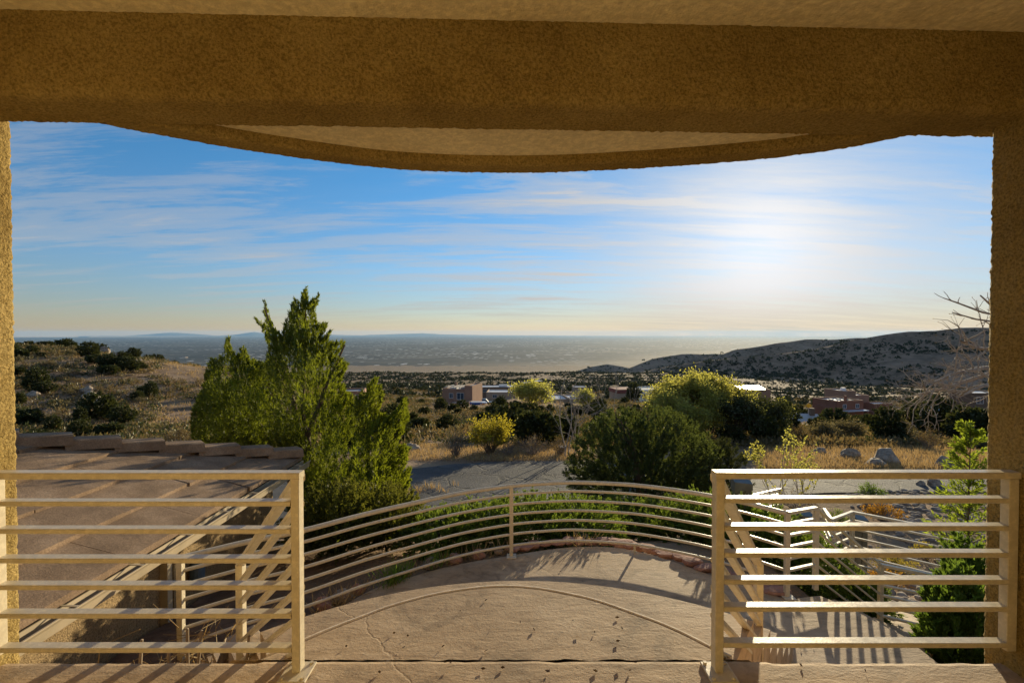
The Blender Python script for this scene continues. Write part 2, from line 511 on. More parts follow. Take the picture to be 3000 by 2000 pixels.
M['solar'] = solid('pale_panel', (0.62, 0.66, 0.74), (0.52, 0.56, 0.64), scale=1, rough=0.25, spec=0.7)
M['truck'] = solid('dark_truck_paint', (0.035, 0.045, 0.07), (0.03, 0.035, 0.05), scale=2, rough=0.3, spec=0.6)
M['tyre'] = solid('tyre_rubber', (0.02, 0.02, 0.02), (0.015, 0.015, 0.015), scale=3, rough=0.9)


# ------------------------------------------------------------------ terrain
PR_Y = [-60, -6, 0, 7.0, 9.5, 11.0, 20.0, 25.0, 40.0, 70.0, 130.0, 200.0, 300.0, 450.0, 700.0, 780.0, 950.0, 1500.0, 3000.0, 4400.0]
PR_Z = [2.0, -1.5, -1.5, -1.5, -2.6, -3.35, -3.75, -4.4, -6.6, -10.5, -18.5, -25.0, -34.0, -46.0, -57.0, -64.0, -92.0, -160.0, -238.0, -262.0]
PLAIN_Z = -250.0


def smooth_interp(x, xs, ys):
    # average of a few samples takes the kinks out of the piecewise profile
    wdt = 0.06 * abs(x) + 0.25
    return float(np.mean(np.interp([x - wdt, x - wdt / 2, x, x + wdt / 2, x + wdt], xs, ys)))


def T(x, y):
    z = smooth_interp(y, PR_Y, PR_Z)
    a = x / max(y, 9.0)
    # boulder hill on the left
    B = np.interp(-a, [0.18, 0.33, 0.5, 0.67, 1.03, 1.6], [0.0, 2.6, 7.4, 9.0, 11.8, 13.4])
    g = sstep(24, 92, y) * (1 - sstep(120, 280, y))
    z += B * g
    # valley on the right
    z -= float(np.interp(a, [0.3, 0.6], [0, 1])) * float(np.interp(y, [25, 110, 400, 900], [0, 2.4, 7.0, 6.0]))
    # lower bed right of the landing
    z -= 1.0 * sstep(3.3, 4.6, x) * sstep(-1, 3, y) * (1 - sstep(8.0, 12.5, y))
    amp = sstep(21, 45, y) * min(1.0, y / 160.0)
    if amp > 0:
        z += amp * (2.6 * fbm(x * 0.018, y * 0.018, 3.1) + 0.9 * fbm(x * 0.07, y * 0.07, 7.7, 3))
    return z


def ground_hit(u, v):
    d = ray(u, v)
    t = 2.0
    while t < 6000:
        p = CAM + d * t
        if p[2] < T(p[0], p[1]):
            lo, hi = t / 1.02 - 0.2, t
            for _ in range(18):
                mid = (lo + hi) / 2
                p = CAM + d * mid
                if p[2] < T(p[0], p[1]):
                    hi = mid
                else:
                    lo = mid
            p = CAM + d * hi
            return np.array([p[0], p[1], T(p[0], p[1])])
        t = t * 1.02 + 0.2
    return None


def ground_material():
    m, t = new_mat('dry_ground')
    co = coords(t, 'World')
    n0 = t.noise(co, 0.035, 5.0, 0.6)
    n1 = t.noise(co, 0.28, 6.0, 0.65)
    n2 = t.noise(co, 2.4, 6.0, 0.7)
    tan_ = t.ramp(n1, [(0.32, (0.12, 0.078, 0.05)), (0.48, (0.26, 0.172, 0.108)), (0.66, (0.41, 0.285, 0.18))])
    scrub = t.ramp(n2, [(0.35, (0.10, 0.08, 0.045)), (0.6, (0.25, 0.18, 0.105))])
    f = t.ramp(t.math('ADD', t.math('MULTIPLY', n0, 0.6), t.math('MULTIPLY', n2, 0.4)), [(0.42, 0.0), (0.6, 1.0)])
    c = t.mix(t.math('MULTIPLY', f, 0.75), tan_, scrub)
    vo = t.n('ShaderNodeTexVoronoi', {'Vector': co, 'Scale': 0.16, 'Randomness': 1.0}).outputs['Distance']
    dots = t.ramp(t.math('ADD', vo, t.math('MULTIPLY', n2, 0.25)), [(0.36, 1.0), (0.46, 0.0)])
    sepc = t.n('ShaderNodeSeparateXYZ', {0: co})
    far = t.n('ShaderNodeMapRange', {0: sepc.outputs[1], 1: 260.0, 2: 420.0}).outputs[0]
    c = t.mix(t.math('MULTIPLY', dots, far), c, (0.035, 0.045, 0.02))
    h = t.math('ADD', n2, t.math('MULTIPLY', t.noise(co, 14, 5.0), 0.3))
    bp = t.n('ShaderNodeBump', {'Height': h, 'Strength': 0.7, 'Distance': 0.15}).outputs[0]
    p = t.n('ShaderNodeBsdfPrincipled', {'Base Color': c, 'Roughness': 1.0, 'Specular IOR Level': 0.1, 'Normal': bp})
    out(t, p.outputs[0])
    return m


M['ground'] = ground_material()


def build_ground():
    radii = [0.5]
    while radii[-1] < 4350:
        radii.append(radii[-1] * 1.045 + 0.06)
    front = np.linspace(-62, 62, 300)
    back = np.linspace(62, 298, 60)[1:-1]
    angs = np.radians(np.concatenate([front, back]))
    na, nr = len(angs), len(radii)
    V = [(0, 0, T(0, 0))]
    for r in radii:
        for a in angs:
            x, y = r * math.sin(a), r * math.cos(a)
            V.append((x, y, T(x, y)))
    Fc = []
    for i in range(nr - 1):
        for j in range(na):
            j2 = (j + 1) % na
            Fc.append((1 + i * na + j, 1 + i * na + j2, 1 + (i + 1) * na + j2, 1 + (i + 1) * na + j))
    o = mobj('ground', V, np.array(Fc)[:, ::-1], M['ground'], smooth=True)
    me = o.data
    tag(o, kind='structure')


build_ground()


def plain_material():
    m, t = new_mat('city_plain')
    co = coords(t, 'World')
    # long axis across the view: streets and blocks read as thin bands from here
    big = t.noise(co, 0.00028, 5.0, 0.6)
    mid = t.noise(co, 0.0016, 6.0, 0.65)
    base = t.ramp(mid, [(0.33, (0.028, 0.032, 0.030)), (0.52, (0.065, 0.064, 0.056)), (0.7, (0.13, 0.118, 0.095))])
    tan_ = t.ramp(t.noise(co, 0.006, 6.0, 0.7), [(0.35, (0.19, 0.145, 0.10)), (0.6, (0.36, 0.285, 0.19))])
    sepc = t.n('ShaderNodeSeparateXYZ', {0: co})
    yy = t.math('ADD', sepc.outputs[1], t.math('MULTIPLY', t.math('SUBTRACT', big, 0.5), 5200.0))
    yy = t.math('SUBTRACT', yy, t.math('MULTIPLY', sepc.outputs[0], 0.95))
    near = t.n('ShaderNodeMapRange', {0: yy, 1: 3100.0, 2: 4300.0, 3: 1.0, 4: 0.0}).outputs[0]
    c = t.mix(near, base, tan_)
    vo = t.n('ShaderNodeTexVoronoi', {'Vector': co, 'Scale': 0.016})
    pick = t.n('ShaderNodeSeparateColor', {0: vo.outputs['Color']})
    roof = t.math('MULTIPLY', t.math('GREATER_THAN', pick.outputs[0], 0.80), t.math('LESS_THAN', vo.outputs['Distance'], 0.42))
    dens = t.ramp(t.noise(co, 0.0007, 4.0, 0.6), [(0.42, 0.0), (0.55, 1.0)])
    roof = t.math('MULTIPLY', t.math('MULTIPLY', roof, dens), t.math('SUBTRACT', 1.0, near))
    c = t.mix(t.math('MULTIPLY', roof, 0.9), c, (0.75, 0.74, 0.72))
    v2 = t.n('ShaderNodeTexVoronoi', {'Vector': co, 'Scale': 0.0045})
    pk2 = t.n('ShaderNodeSeparateColor', {0: v2.outputs['Color']})
    big_roof = t.math('MULTIPLY', t.math('GREATER_THAN', pk2.outputs[0], 0.95), t.math('LESS_THAN', v2.outputs['Distance'], 0.26))
    big_roof = t.math('MULTIPLY', big_roof, t.math('SUBTRACT', 1.0, near))
    c = t.mix(t.math('MULTIPLY', big_roof, 0.8), c, (0.72, 0.70, 0.68))
    p = t.n('ShaderNodeBsdfPrincipled', {'Base Color': c, 'Roughness': 1.0, 'Specular IOR Level': 0.08})
    out(t, p.outputs[0])
    return m


M['plain'] = plain_material()
PLAIN_R = 43000.0
angs = np.radians(np.arange(0, 360, 3))
rads = [2.0, 1500, 3000, 6000, 12000, 24000, PLAIN_R]
V = [(r * math.sin(a), r * math.cos(a), PLAIN_Z) for r in rads for a in angs]
na = len(angs)
Fc = [(i * na + (j + 1) % na, i * na + j, (i + 1) * na + j, (i + 1) * na + (j + 1) % na) for i in range(len(rads) - 1) for j in range(na)]
tag(mobj('plain', V, np.array(Fc), M['plain']), kind='structure')

M['mesa'] = solid('mesa_ground', (0.12, 0.11, 0.09), (0.09, 0.08, 0.07), scale=0.0006, rough=1.0)


def far_range(name, pts, dist, seed, base=989.0):
    """a far mountain range: crest from its outline in the photograph, with a front slope and a back slope"""
    us = np.arange(pts[0][0], pts[-1][0] + 1, 8.0)
    vs_ = np.interp(us, [p[0] for p in pts], [p[1] for p in pts])
    rnd = random.Random(seed)
    V, n = [], len(us)
    for u, v in zip(us, vs_):
        jit = 0.7 * fbm(u * 0.02, seed, 0, 4)
        d = ray(u, v + jit * min(1.0, max(0.0, (base - v) / 4)))
        c = CAM + d * (dist / d[1])
        fx = d[0] / d[1]
        V.append((fx * (dist - 2600), dist - 2600, PLAIN_Z - 5))
        V.append((fx * (dist - 900), dist - 900, PLAIN_Z + (c[2] - PLAIN_Z) * (0.45 + 0.2 * fbm(u * 0.03, seed + 5, 0, 3))))
        V.append(tuple(c))
        V.append((fx * (dist + 3000), dist + 3000, PLAIN_Z - 5))
    Fc = [(i * 4 + k, (i + 1) * 4 + k, (i + 1) * 4 + k + 1, i * 4 + k + 1) for i in range(n - 1) for k in range(3)]
    tag(mobj(name, V, np.array(Fc), M['mesa'], smooth=True), kind='structure')


far_range('mountain_range', [(230, 989), (300, 983), (360, 984), (430, 979), (500, 974), (560, 977), (640, 983), (690, 980), (745, 972), (790, 979), (850, 983), (960, 980), (1060, 982), (1130, 979), (1200, 977), (1240, 976), (1290, 979), (1400, 981), (1550, 982), (1700, 983), (1900, 984), (2150, 983), (2300, 984), (2600, 985), (3200, 986)], 41500, 3)

# hills on the right: crest and foot outlines from the photograph, each with its own distance
M['hill'] = None


def hill_material():
    m, t = new_mat('hill_ground')
    co = coords(t, 'World')
    n1 = t.noise(co, 0.012, 6.0, 0.62)
    n2 = t.noise(co, 0.12, 6.0, 0.7)
    c = t.ramp(t.math('ADD', t.math('MULTIPLY', n1, 0.55), t.math('MULTIPLY', n2, 0.45)), [(0.36, (0.12, 0.083, 0.055)), (0.5, (0.26, 0.178, 0.118)), (0.64, (0.38, 0.265, 0.18))])
    bp = t.n('ShaderNodeBump', {'Height': t.math('ADD', n2, n1), 'Strength': 0.6, 'Distance': 3.0}).outputs[0]
    p = t.n('ShaderNodeBsdfPrincipled', {'Base Color': c, 'Roughness': 1.0, 'Specular IOR Level': 0.1, 'Normal': bp})
    out(t, p.outputs[0])
    return m


M['hill'] = hill_material()
HILL_PTS = []


def hill(crest, foot, seed, rough=1.0, nv=26, step=12.0):
    """crest, foot: lists of (u, v, depth)"""
    us = np.arange(crest[0][0], crest[-1][0] + 1, step)
    cu = [c[0] for c in crest]
    fu = [c[0] for c in foot]
    n = len(us)
    rows = nv + 8
    V = []
    for u in us:
        cv, cd = np.interp(u, cu, [c[1] for c in crest]), np.interp(u, cu, [c[2] for c in crest])
        fv, fd = np.interp(u, fu, [c[1] for c in foot]), np.interp(u, fu, [c[2] for c in foot])
        C, Ft = at_y(u, cv, cd), at_y(u, fv, fd)
        Ft[2] -= 6
        for k in range(rows):
            if k <= nv:
                s = k / nv
                p = Ft + (C - Ft) * s
                hgt = s ** 1.25 * (1.0 - 0.12 * math.sin(math.pi * s))
                z = Ft[2] + (C[2] - Ft[2]) * hgt
                L = C[1] * 0.0016
                amp = rough * math.sin(math.pi * min(1, s * 0.96)) * (C[2] - Ft[2]) * 0.16
                gul = abs(fbm(p[0] * 0.0042 + seed, p[1] * 0.0022, seed, 4))
                z += amp * (0.8 - 3.6 * gul) + (0.9 * fbm(p[0] * 0.04, p[1] * 0.04, seed, 3)) * (1 if s < 1 else 0.6)
                q = (p[0], p[1], z)
                if 0.04 < s < 1.0:
                    HILL_PTS.append(q)
            else:
                s = (k - nv) / 7
                dist = C[1] * (1 + 0.45 * s)
                q = (C[0] * (1 + 0.45 * s), dist, C[2] + (PLAIN_Z - 10 - C[2]) * (s ** 1.3))
            V.append(q)
    Fc = [(i * rows + k, (i + 1) * rows + k, (i + 1) * rows + k + 1, i * rows + k + 1) for i in range(n - 1) for k in range(rows - 1)]
    tag(mobj('hill', V, np.array(Fc), M['hill'], smooth=True), kind='structure')


hill([(1660, 1099, 2000), (1700, 1084, 2020), (1732, 1074, 2040), (1780, 1066, 2050), (1817, 1072, 2050), (1860, 1082, 2030), (1980, 1099, 2000)],
     [(1660, 1103, 1850), (1980, 1106, 1850)], 11)
hill([(1820, 1092, 1330), (1843, 1078, 1380), (1913, 1051, 1480), (1998, 1037, 1520), (2099, 1036, 1520), (2150, 1040, 1520), (2300, 1052, 1500)],
     [(1820, 1112, 1220), (2300, 1112, 1220)], 23)
hill([(2060, 1050, 1240), (2120, 1036, 1280), (2152, 1025, 1300), (2258, 1009, 1320), (2364, 993, 1340), (2420, 995, 1340), (2497, 991, 1340), (2600, 990, 1340), (2700, 1000, 1340)],
     [(2060, 1098, 1060), (2700, 1080, 1060)], 37)
hill([(1800, 1105, 900), (1870, 1092, 880), (1966, 1072, 850), (2080, 1055, 810), (2194, 1043, 780), (2300, 1034, 760), (2391, 1022, 750), (2450, 1008, 745), (2508, 993, 740), (2657, 969, 730), (2740, 964, 720), (2816, 953, 710), (2890, 955, 700), (3050, 948, 690), (3300, 938, 680)],
     [(1800, 1118, 780), (2000, 1124, 660), (2200, 1138, 560), (2400, 1152, 500), (2700, 1158, 460), (3300, 1165, 430)], 51, 1.15, nv=40, step=9)

# ------------------------------------------------------------------ air
hz_m, t = new_mat('haze_air')
pv = t.n('ShaderNodeVolumePrincipled', {'Color': (0.36, 0.63, 1.0), 'Density': 1.5e-5, 'Anisotropy': 0.2})
t.n('ShaderNodeOutputMaterial', {'Volume': pv.outputs[0]})
hz = MB().box(-56000, 56000, -46000, 46000, PLAIN_Z - 14, 165).build('haze', hz_m)
tag(hz, 'thin blue air over the plain and the far mountains', 'haze', kind='stuff')

# ------------------------------------------------------------------ road
road_far = catmull([(-16, 16.2), (-8, 17.2), (-4.1, 18.2), (-1.4, 19.4), (2.8, 19.7), (7, 18.9), (11.4, 17.9), (16, 17.4), (30, 18.4), (48, 22)], 8)
road_near = catmull([(-16, 10.8), (-9, 10.9), (-4.5, 11.2), (-1.5, 11.7), (1.2, 12.4), (5, 14.0), (10, 15.1), (16, 15.2), (30, 15.8), (48, 18.5)], 8)
V, Fc = [], []
NR = 10
for i, (a, b) in enumerate(zip(road_near, road_far)):
    for k in range(NR + 1):
        p = a + (b - a) * k / NR
        e = 0.10 * fbm(p[0] * 0.9, p[1] * 0.9, 2.0, 3) if k in (0, NR) else 0
        V.append((p[0], p[1] + e, T(p[0], p[1] + e) + 0.03))
    if i:
        for k in range(NR):
            q = (i - 1) * (NR + 1) + k
            Fc.append((q, q + NR + 1, q + NR + 2, q + 1))
tag(mobj('road', V, Fc, M['asphalt'], smooth=True), kind='structure')

# ------------------------------------------------------------------ porch
DECK_Y = 2.235


def rough_grid(P, amp, cell, seed, name, mat, parent, flat=()):
    """P: closed list of plan/section corners extruded; here: grid over a patch strip -> rough stucco surface.
    P is a function (s, t) -> point, with its sizes in metres"""
    fn, ls, lt = P
    ns, nt = max(2, int(ls / cell)), max(2, int(lt / cell))
    V = []
    for i in range(ns + 1):
        for j in range(nt + 1):
            V.append(fn(i / ns, j / nt))
    V = np.array(V)
    G = V.reshape(ns + 1, nt + 1, 3)
    du = np.gradient(G, axis=0)
    dv = np.gradient(G, axis=1)
    nrm_ = np.cross(du, dv)
    nrm_ /= np.maximum(1e-9, np.linalg.norm(nrm_, axis=2))[..., None]
    dis = np.zeros((ns + 1, nt + 1))
    for i in range(ns + 1):
        for j in range(nt + 1):
            p = G[i, j]
            v1 = mnoise.noise(Vector(p * 42.0 + seed))
            v2 = mnoise.noise(Vector(p * 13.0 + seed + 9.0))
            v3 = mnoise.noise(Vector(p * 95.0 + seed + 3.0))
            dis[i, j] = amp * (0.62 * v1 + 0.22 * v2 + 0.55 * v3)
    G = G + nrm_ * dis[..., None]
    idx = np.arange((ns + 1) * (nt + 1)).reshape(ns + 1, nt + 1)
    Fq = np.stack([idx[:-1, :-1], idx[1:, :-1], idx[1:, 1:], idx[:-1, 1:]], axis=-1).reshape(-1, 4)
    return mobj(name, G.reshape(-1, 3), Fq, mat, parent, smooth=True)


def section_fn(sec, path0, path1):
    """closed section polygon (list of (a,b)) carried from path0(a,b)->pt to path1(a,b)->pt"""
    P = np.array(sec + [sec[0]], float)
    seg = np.linalg.norm(np.diff(P, axis=0), axis=1)
    L = np.concatenate([[0], np.cumsum(seg)])

    def fn(s, t_):
        d = t_ * L[-1]
        a = np.interp(d, L, P[:, 0])
        b = np.interp(d, L, P[:, 1])
        return np.array(path0(a, b)) * (1 - s) + np.array(path1(a, b)) * s
    return fn, L[-1]


house = thing('house', (0, 0, 0), 'tan stucco house porch with a deep beam, two pillars and a curved canopy', 'house')
ZB, ZC = 1.55 + 0.976, 1.55 + 1.326            # beam underside, ceiling
# beam: section in (depth, height); near face skewed slightly to the view
r_ = 0.035
sec = [(0.0, ZC + 0.12), (0.0, ZB + r_), (0.012, ZB + 0.010), (0.04, ZB), (0.25, ZB), (0.275, ZB + 0.02), (0.275, ZC + 0.12)]
f0 = lambda a, b: (-3.3, 2.052 - 0.0337 * 3.3 + a * 0.985, b)
f1 = lambda a, b: (3.3, 2.052 + 0.0337 * 3.3 + a * 1.07, b)
fn, ln = section_fn(sec, f0, f1)
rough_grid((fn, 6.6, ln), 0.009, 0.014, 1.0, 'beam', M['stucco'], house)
# pillars
for xs, seed, lean in ((-1, 5.0, 0.0), (1, 8.0, 0.0)):
    xi = -2.385 if xs < 0 else 2.30
    y0, y1 = 1.985, 2.315
    if xs > 0:
        y0, y1 = 2.06, 2.33
    secp = [(xi, y0 + 0.03), (xi, y1 - 0.03), (xi + xs * 0.03, y1), (xi + xs * 0.55, y1), (xi + xs * 0.55, y0), (xi + xs * 0.03, y0)]
    g0 = lambda a, b: (a, b, -1.75)
    g1 = lambda a, b: (a, b, ZB + 0.03)
    fn, ln = section_fn(secp, g0, g1)
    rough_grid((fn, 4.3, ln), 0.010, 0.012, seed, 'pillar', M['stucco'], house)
# ceiling, soft trowelled plaster
MB().box(-3.3, 3.3, -1.9, 2.30, ZC, ZC + 0.1).build('ceiling', M['stucco_smooth'], house)
# walls that close the porch behind the camera; the opening is the big window side
MB().box(-3.3, 3.3, -1.6, -1.4, -0.3, ZC).build('wall', M['stucco_smooth'], house)
MB().box(-3.5, -3.3, -1.6, 1.98, -0.3, ZC + 0.1).build('wall', M['stucco_smooth'], house)
MB().box(3.3, 3.5, -1.6, 2.05, -0.3, ZC + 0.1).build('wall', M['stucco_smooth'], house)
MB().box(-3.5, 3.5, -2.6, 2.3, ZC + 0.12, ZC + 0.4).build('roof', M['grey_roof'], house)
# curved canopy beyond the beam
edge_px = [(250, 352), (332, 373), (485, 402), (765, 450), (1148, 497), (1499, 509), (1819, 499), (2201, 472), (2456, 440), (2609, 411), (2690, 395)]
edge = [at_z(u, v, ZB) for u, v in edge_px]
edge = catmull(edge, 14)
edge = [np.array([p[0], max(p[1], 2.12), p[2]]) for p in edge]
inner = []
for i, p in enumerate(edge):
    a = edge[max(0, i - 1)]
    b = edge[min(len(edge) - 1, i + 1)]
    tg = (b - a)[:2]
    tg /= np.linalg.norm(tg)
    nn = np.array([tg[1], -tg[0]])        # towards the house
    inner.append((p[0] + nn[0] * 0.15, p[1] + nn[1] * 0.15))
ZS = ZB + 0.055
E = np.array([(p[0], p[1]) for p in edge])
I = np.array(inner)
Lr = np.concatenate([[0], np.cumsum(np.linalg.norm(np.diff(E, axis=0), axis=1))])


def canopy_fn(s, t_):
    d = s * Lr[-1]
    ex, ey = np.interp(d, Lr, E[:, 0]), np.interp(d, Lr, E[:, 1])
    ix, iy = np.interp(d, Lr, I[:, 0]), np.interp(d, Lr, I[:, 1])
    # section: inner top -> inner bottom -> outer bottom -> outer top
    cor = [(ix, iy, ZS + 0.03), (ix, iy, ZB + 0.012), (ix * .9 + ex * .1, iy * .9 + ey * .1, ZB), (ex * .93 + ix * .07, ey * .93 + iy * .07, ZB), (ex, ey, ZB + 0.012), (ex, ey, ZB + 0.42)]
    ls = [0, 0.07, 0.085, 0.20, 0.22, 0.62]
    q = t_ * 0.62
    return np.array([np.interp(q, ls, [c[k] for c in cor]) for k in range(3)])


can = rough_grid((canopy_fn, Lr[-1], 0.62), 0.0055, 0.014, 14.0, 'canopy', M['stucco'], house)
sv, sf = [], []
for i, p in enumerate(inner):
    sv += [(p[0], p[1], ZS), (p[0], 2.15, ZS)]
    if i:
        q = 2 * (i - 1)
        sf.append((q, q + 1, q + 3, q + 2))
mobj('soffit', sv, sf, M['stucco_smooth'], can)
tv = [(p[0], p[1], ZB + 0.42) for p in edge] + [(edge[-1][0], 2.0, ZB + 0.42), (edge[0][0], 2.0, ZB + 0.42)]
mobj('canopy_top', tv, [tuple(range(len(tv)))], M['grey_roof'], can)

# deck slab, with a broken far edge
V, Fc = [], []
xs = np.arange(-3.4, 3.41, 0.025)
for i, x in enumerate(xs):
    ye = DECK_Y + 0.006 * x * 0 + 0.006 * fbm(x * 6, 1.0, 0, 4) + (0.012 if abs(x) < 1.2 else 0)
    zj = 0.004 * fbm(x * 8, 4.0, 0, 3)
    V += [(x, -1.6, 0), (x, ye - 0.35, 0), (x, ye - 0.03, 0), (x, ye - 0.010, -0.004 + zj), (x, ye, -0.014 + zj), (x, ye - 0.012, -0.06), (x, ye - 0.02, -0.30), (x, ye - 0.02, -1.7)]
    if i:
        for k in range(7):
            q = (i - 1) * 8 + k
            Fc.append((q, q + 8, q + 9, q + 1))
tag(mobj('porch_floor', V, Fc, M['concrete'], smooth=False), kind='structure')

# half-round pad at the head of the steps
PADZ = -0.012
pad_px = [(640, 1968), (689, 1954), (809, 1905), (890, 1872), (968, 1839), (1057, 1805), (1150, 1771), (1271, 1739), (1392, 1720), (1481, 1715), (1574, 1721), (1675, 1739), (1756, 1759), (1873, 1800), (1938, 1824), (2010, 1856), (2081, 1892), (2134, 1918), (2200, 1950), (2225, 1962)]
pad = catmull([at_z(u, v, PADZ) for u, v in pad_px], 8)
V, Fc = [], []
for i, p in enumerate(pad):
    yb = DECK_Y + 0.027 + 0.012 * fbm(p[0] * 9, 2.0, 5.0, 4)
    j = 0.004 * fbm(p[0] * 5, p[1] * 5, 8.0, 3)
    c = np.array([0.0, 1.6])
    dr = (p[:2] - c) / np.linalg.norm(p[:2] - c)
    q0 = p[:2] - dr * 0.02
    V += [(p[0] * 0.97, yb, PADZ), (q0[0], max(yb, q0[1]), PADZ), (p[0] + dr[0] * j, max(yb, p[1] + dr[1] * j), PADZ - 0.012), (p[0] - dr[0] * 0.006, p[1] - dr[1] * 0.006, PADZ - 0.05), (p[0] - dr[0] * 0.01, p[1] - dr[1] * 0.01, -1.6)]
    if i:
        for k in range(4):
            q = (i - 1) * 5 + k
            Fc.append((q, q + 5, q + 6, q + 1))
pad_o = tag(mobj('pad', V, Fc, M['concrete']), kind='structure')
M['coping'] = solid('lit_rim_coping', (0.72, 0.60, 0.45), (0.58, 0.46, 0.33), scale=9, rough=0.7, bump=(40, 0.4, 0.006))  # paler than the pad: its bright sunlit rim is put into the colour
cp = [p for p in pad if p[1] > DECK_Y + 0.05]
MB().sweep([(p[0], p[1], PADZ + 0.002) for p in cp], [(-0.012, -0.004), (-0.007, 0.001), (0.003, 0.001), (0.009, -0.005), (0.009, -0.03), (-0.012, -0.03)]).build('coping', M['coping'], pad_o)

# fan of steps down to the landing
LAND_Z = -1.37
C0 = np.array([0.06, 1.03])
A0, A1 = -R(41.6), R(37.5)
NST = 8
for k in range(1, NST):
    r1 = 2.0 + 0.29 * k
    zt = PADZ + (LAND_Z - PADZ) * k / NST
    arc = [C0 + r1 * np.array([math.sin(a), math.cos(a)]) for a in np.linspace(A0, A1, 30)]
    arc_in = [C0 + (r1 - 0.34 if k > 1 else 1.2) * np.array([math.sin(a), math.cos(a)]) for a in np.linspace(A1, A0, 30)]
    tag(MB().prism(list(arc_in)[::-1] + list(arc)[::-1], -1.6, zt).build('step', M['concrete']), kind='structure')

# landing
land_px = [(500, 1905), (640, 1880), (760, 1866), (880, 1835), (1000, 1775), (1100, 1722), (1200, 1690), (1300, 1662), (1400, 1642), (1500, 1626), (1600, 1610), (1700, 1601), (1800, 1603), (1880, 1618), (1960, 1640), (2080, 1683), (2200, 1718), (2310, 1757), (2336, 1752), (2402, 1744)]
land = catmull([at_z(u, v, LAND_Z) for u, v in land_px], 4)
land = [np.array([p[0], p[1], 0]) for p in land]
right_edge = [at_z(u, v, LAND_Z) for u, v in [(2469, 1771), (2536, 1804), (2647, 1862)]] + [np.array([3.75, 2.25, 0])]
poly = [(p[0], p[1]) for p in land] + [(p[0], p[1]) for p in right_edge] + [(-2.6, 2.25), (-2.9, 3.5)]
poly = [p for p in poly]
tag(MB().prism(poly[::-1], -1.75, LAND_Z).build('landing', M['concrete']), kind='structure')
# lower steps to the right of the landing
for k in range(1, 6):
    zt = LAND_Z - 0.165 * k
    a, b = np.array([3.44, 5.40]), np.array([3.75, 4.45])
    off = np.array([0.31, 0.10])
    n0, n1 = a + off * (k - 1), b + off * (k - 1)
    m0, m1 = a + off * k, b + off * k
    tag(MB().prism([tuple(n0), tuple(n1), tuple(m1), tuple(m0)], -2.9, zt).build('step', M['concrete']), kind='structure')
# lower walk to the driveway
walk = catmull([(5.1, 5.5), (5.5, 7.6), (6.3, 9.6), (6.6, 11.5), (6.0, 13.5)], 6)
V, Fc = [], []
for i, p in enumerate(walk):
    for s in (-0.55, 0.55):
        V.append((p[0] + s, p[1], T(p[0] + s, p[1]) + 0.05))
    if i:
        q = 2 * (i - 1)
        Fc.append((q, q + 1, q + 3, q + 2))
tag(mobj('path', V, Fc, M['concrete']), kind='structure')


# ------------------------------------------------------------------ railings
def rect(w_, h_):
    return [(-w_ / 2, 0), (w_ / 2, 0), (w_ / 2, -h_), (-w_ / 2, -h_)]


def rect_bev(w_, h_, b=0.004):
    a = w_ / 2
    return [(-a, -b), (-a + b, 0), (a - b, 0), (a, -b), (a, -h_ + b), (a - b, -h_), (-a + b, -h_), (-a, -h_ + b)]


def pipe(r, k=10):
    return [(r * math.cos(2 * math.pi * i / k), r * math.sin(2 * math.pi * i / k) - r) for i in range(k)]


P_ = M['paint']


def post_part(par, x, y, z0, z1, wx=0.038, wy=0.05, plate=True):
    o = MB().box(x - wx / 2, x + wx / 2, y - wy / 2, y + wy / 2, z0, z1, 0.003).build('post', P_, par)
    if plate:
        MB().box(x - 0.06, x + 0.065, y - 0.085, y + 0.05, z0 + 0.001, z0 + 0.012, 0.003).build('base_plate', P_, o)
        if z0 == 0.0:
            for bx_, by_ in ((-0.042, 0.034), (0.047, 0.034), (-0.042, -0.066), (0.047, -0.066)):
                MB().cyl((x + bx_, y + by_, z0 + 0.01), (x + bx_, y + by_, z0 + 0.021), 0.009, 0.009, 6).build('bolt', P_, o)
    return o


def porch_railing(x_post, x_wall, y, zs, label):
    sgn = 1 if x_wall > x_post else -1
    t_ = thing('railing', (x_post, y, 0), label, 'railing', 'porch railings between the pillars and the steps')
    post_part(t_, x_post, y + 0.004, 0.0, zs[0] - 0.02)
    MB().sweep([(x_post - sgn * 0.024, y, zs[0]), (x_wall, y, zs[0])], rect_bev(0.056, 0.030)).build('top_rail', P_, t_)
    for i, z in enumerate(zs[1:]):
        x0 = x_post + sgn * 0.019
        sag = 0.0
        xm = (x0 + x_wall) / 2
        MB().sweep([(x0, y, z - sag * 0.2), (xm, y, z + sag), (x_wall - sgn * 0.045, y, z - sag * 0.5)], rect_bev(0.05, 0.0225)).build('rail', P_, t_)
    e = MB().box(min(x_wall, x_wall - sgn * 0.045), max(x_wall, x_wall - sgn * 0.045), y - 0.021, y + 0.021, zs[-1] - 0.04, zs[0] - 0.032, 0.003).build('end_post', P_, t_)
    return t_


ZL = [0.922, 0.792, 0.667, 0.533, 0.411, 0.281, 0.124]
ZR = [0.924, 0.806, 0.681, 0.559, 0.436, 0.312, 0.147]
porch_railing(-0.981, -2.375, 2.165, ZL, 'cream metal railing fixed to the left pillar, in front of the tiled roof')
porch_railing(0.942, 2.29, 2.165, ZR, 'cream metal railing fixed to the right pillar, in front of the landing')


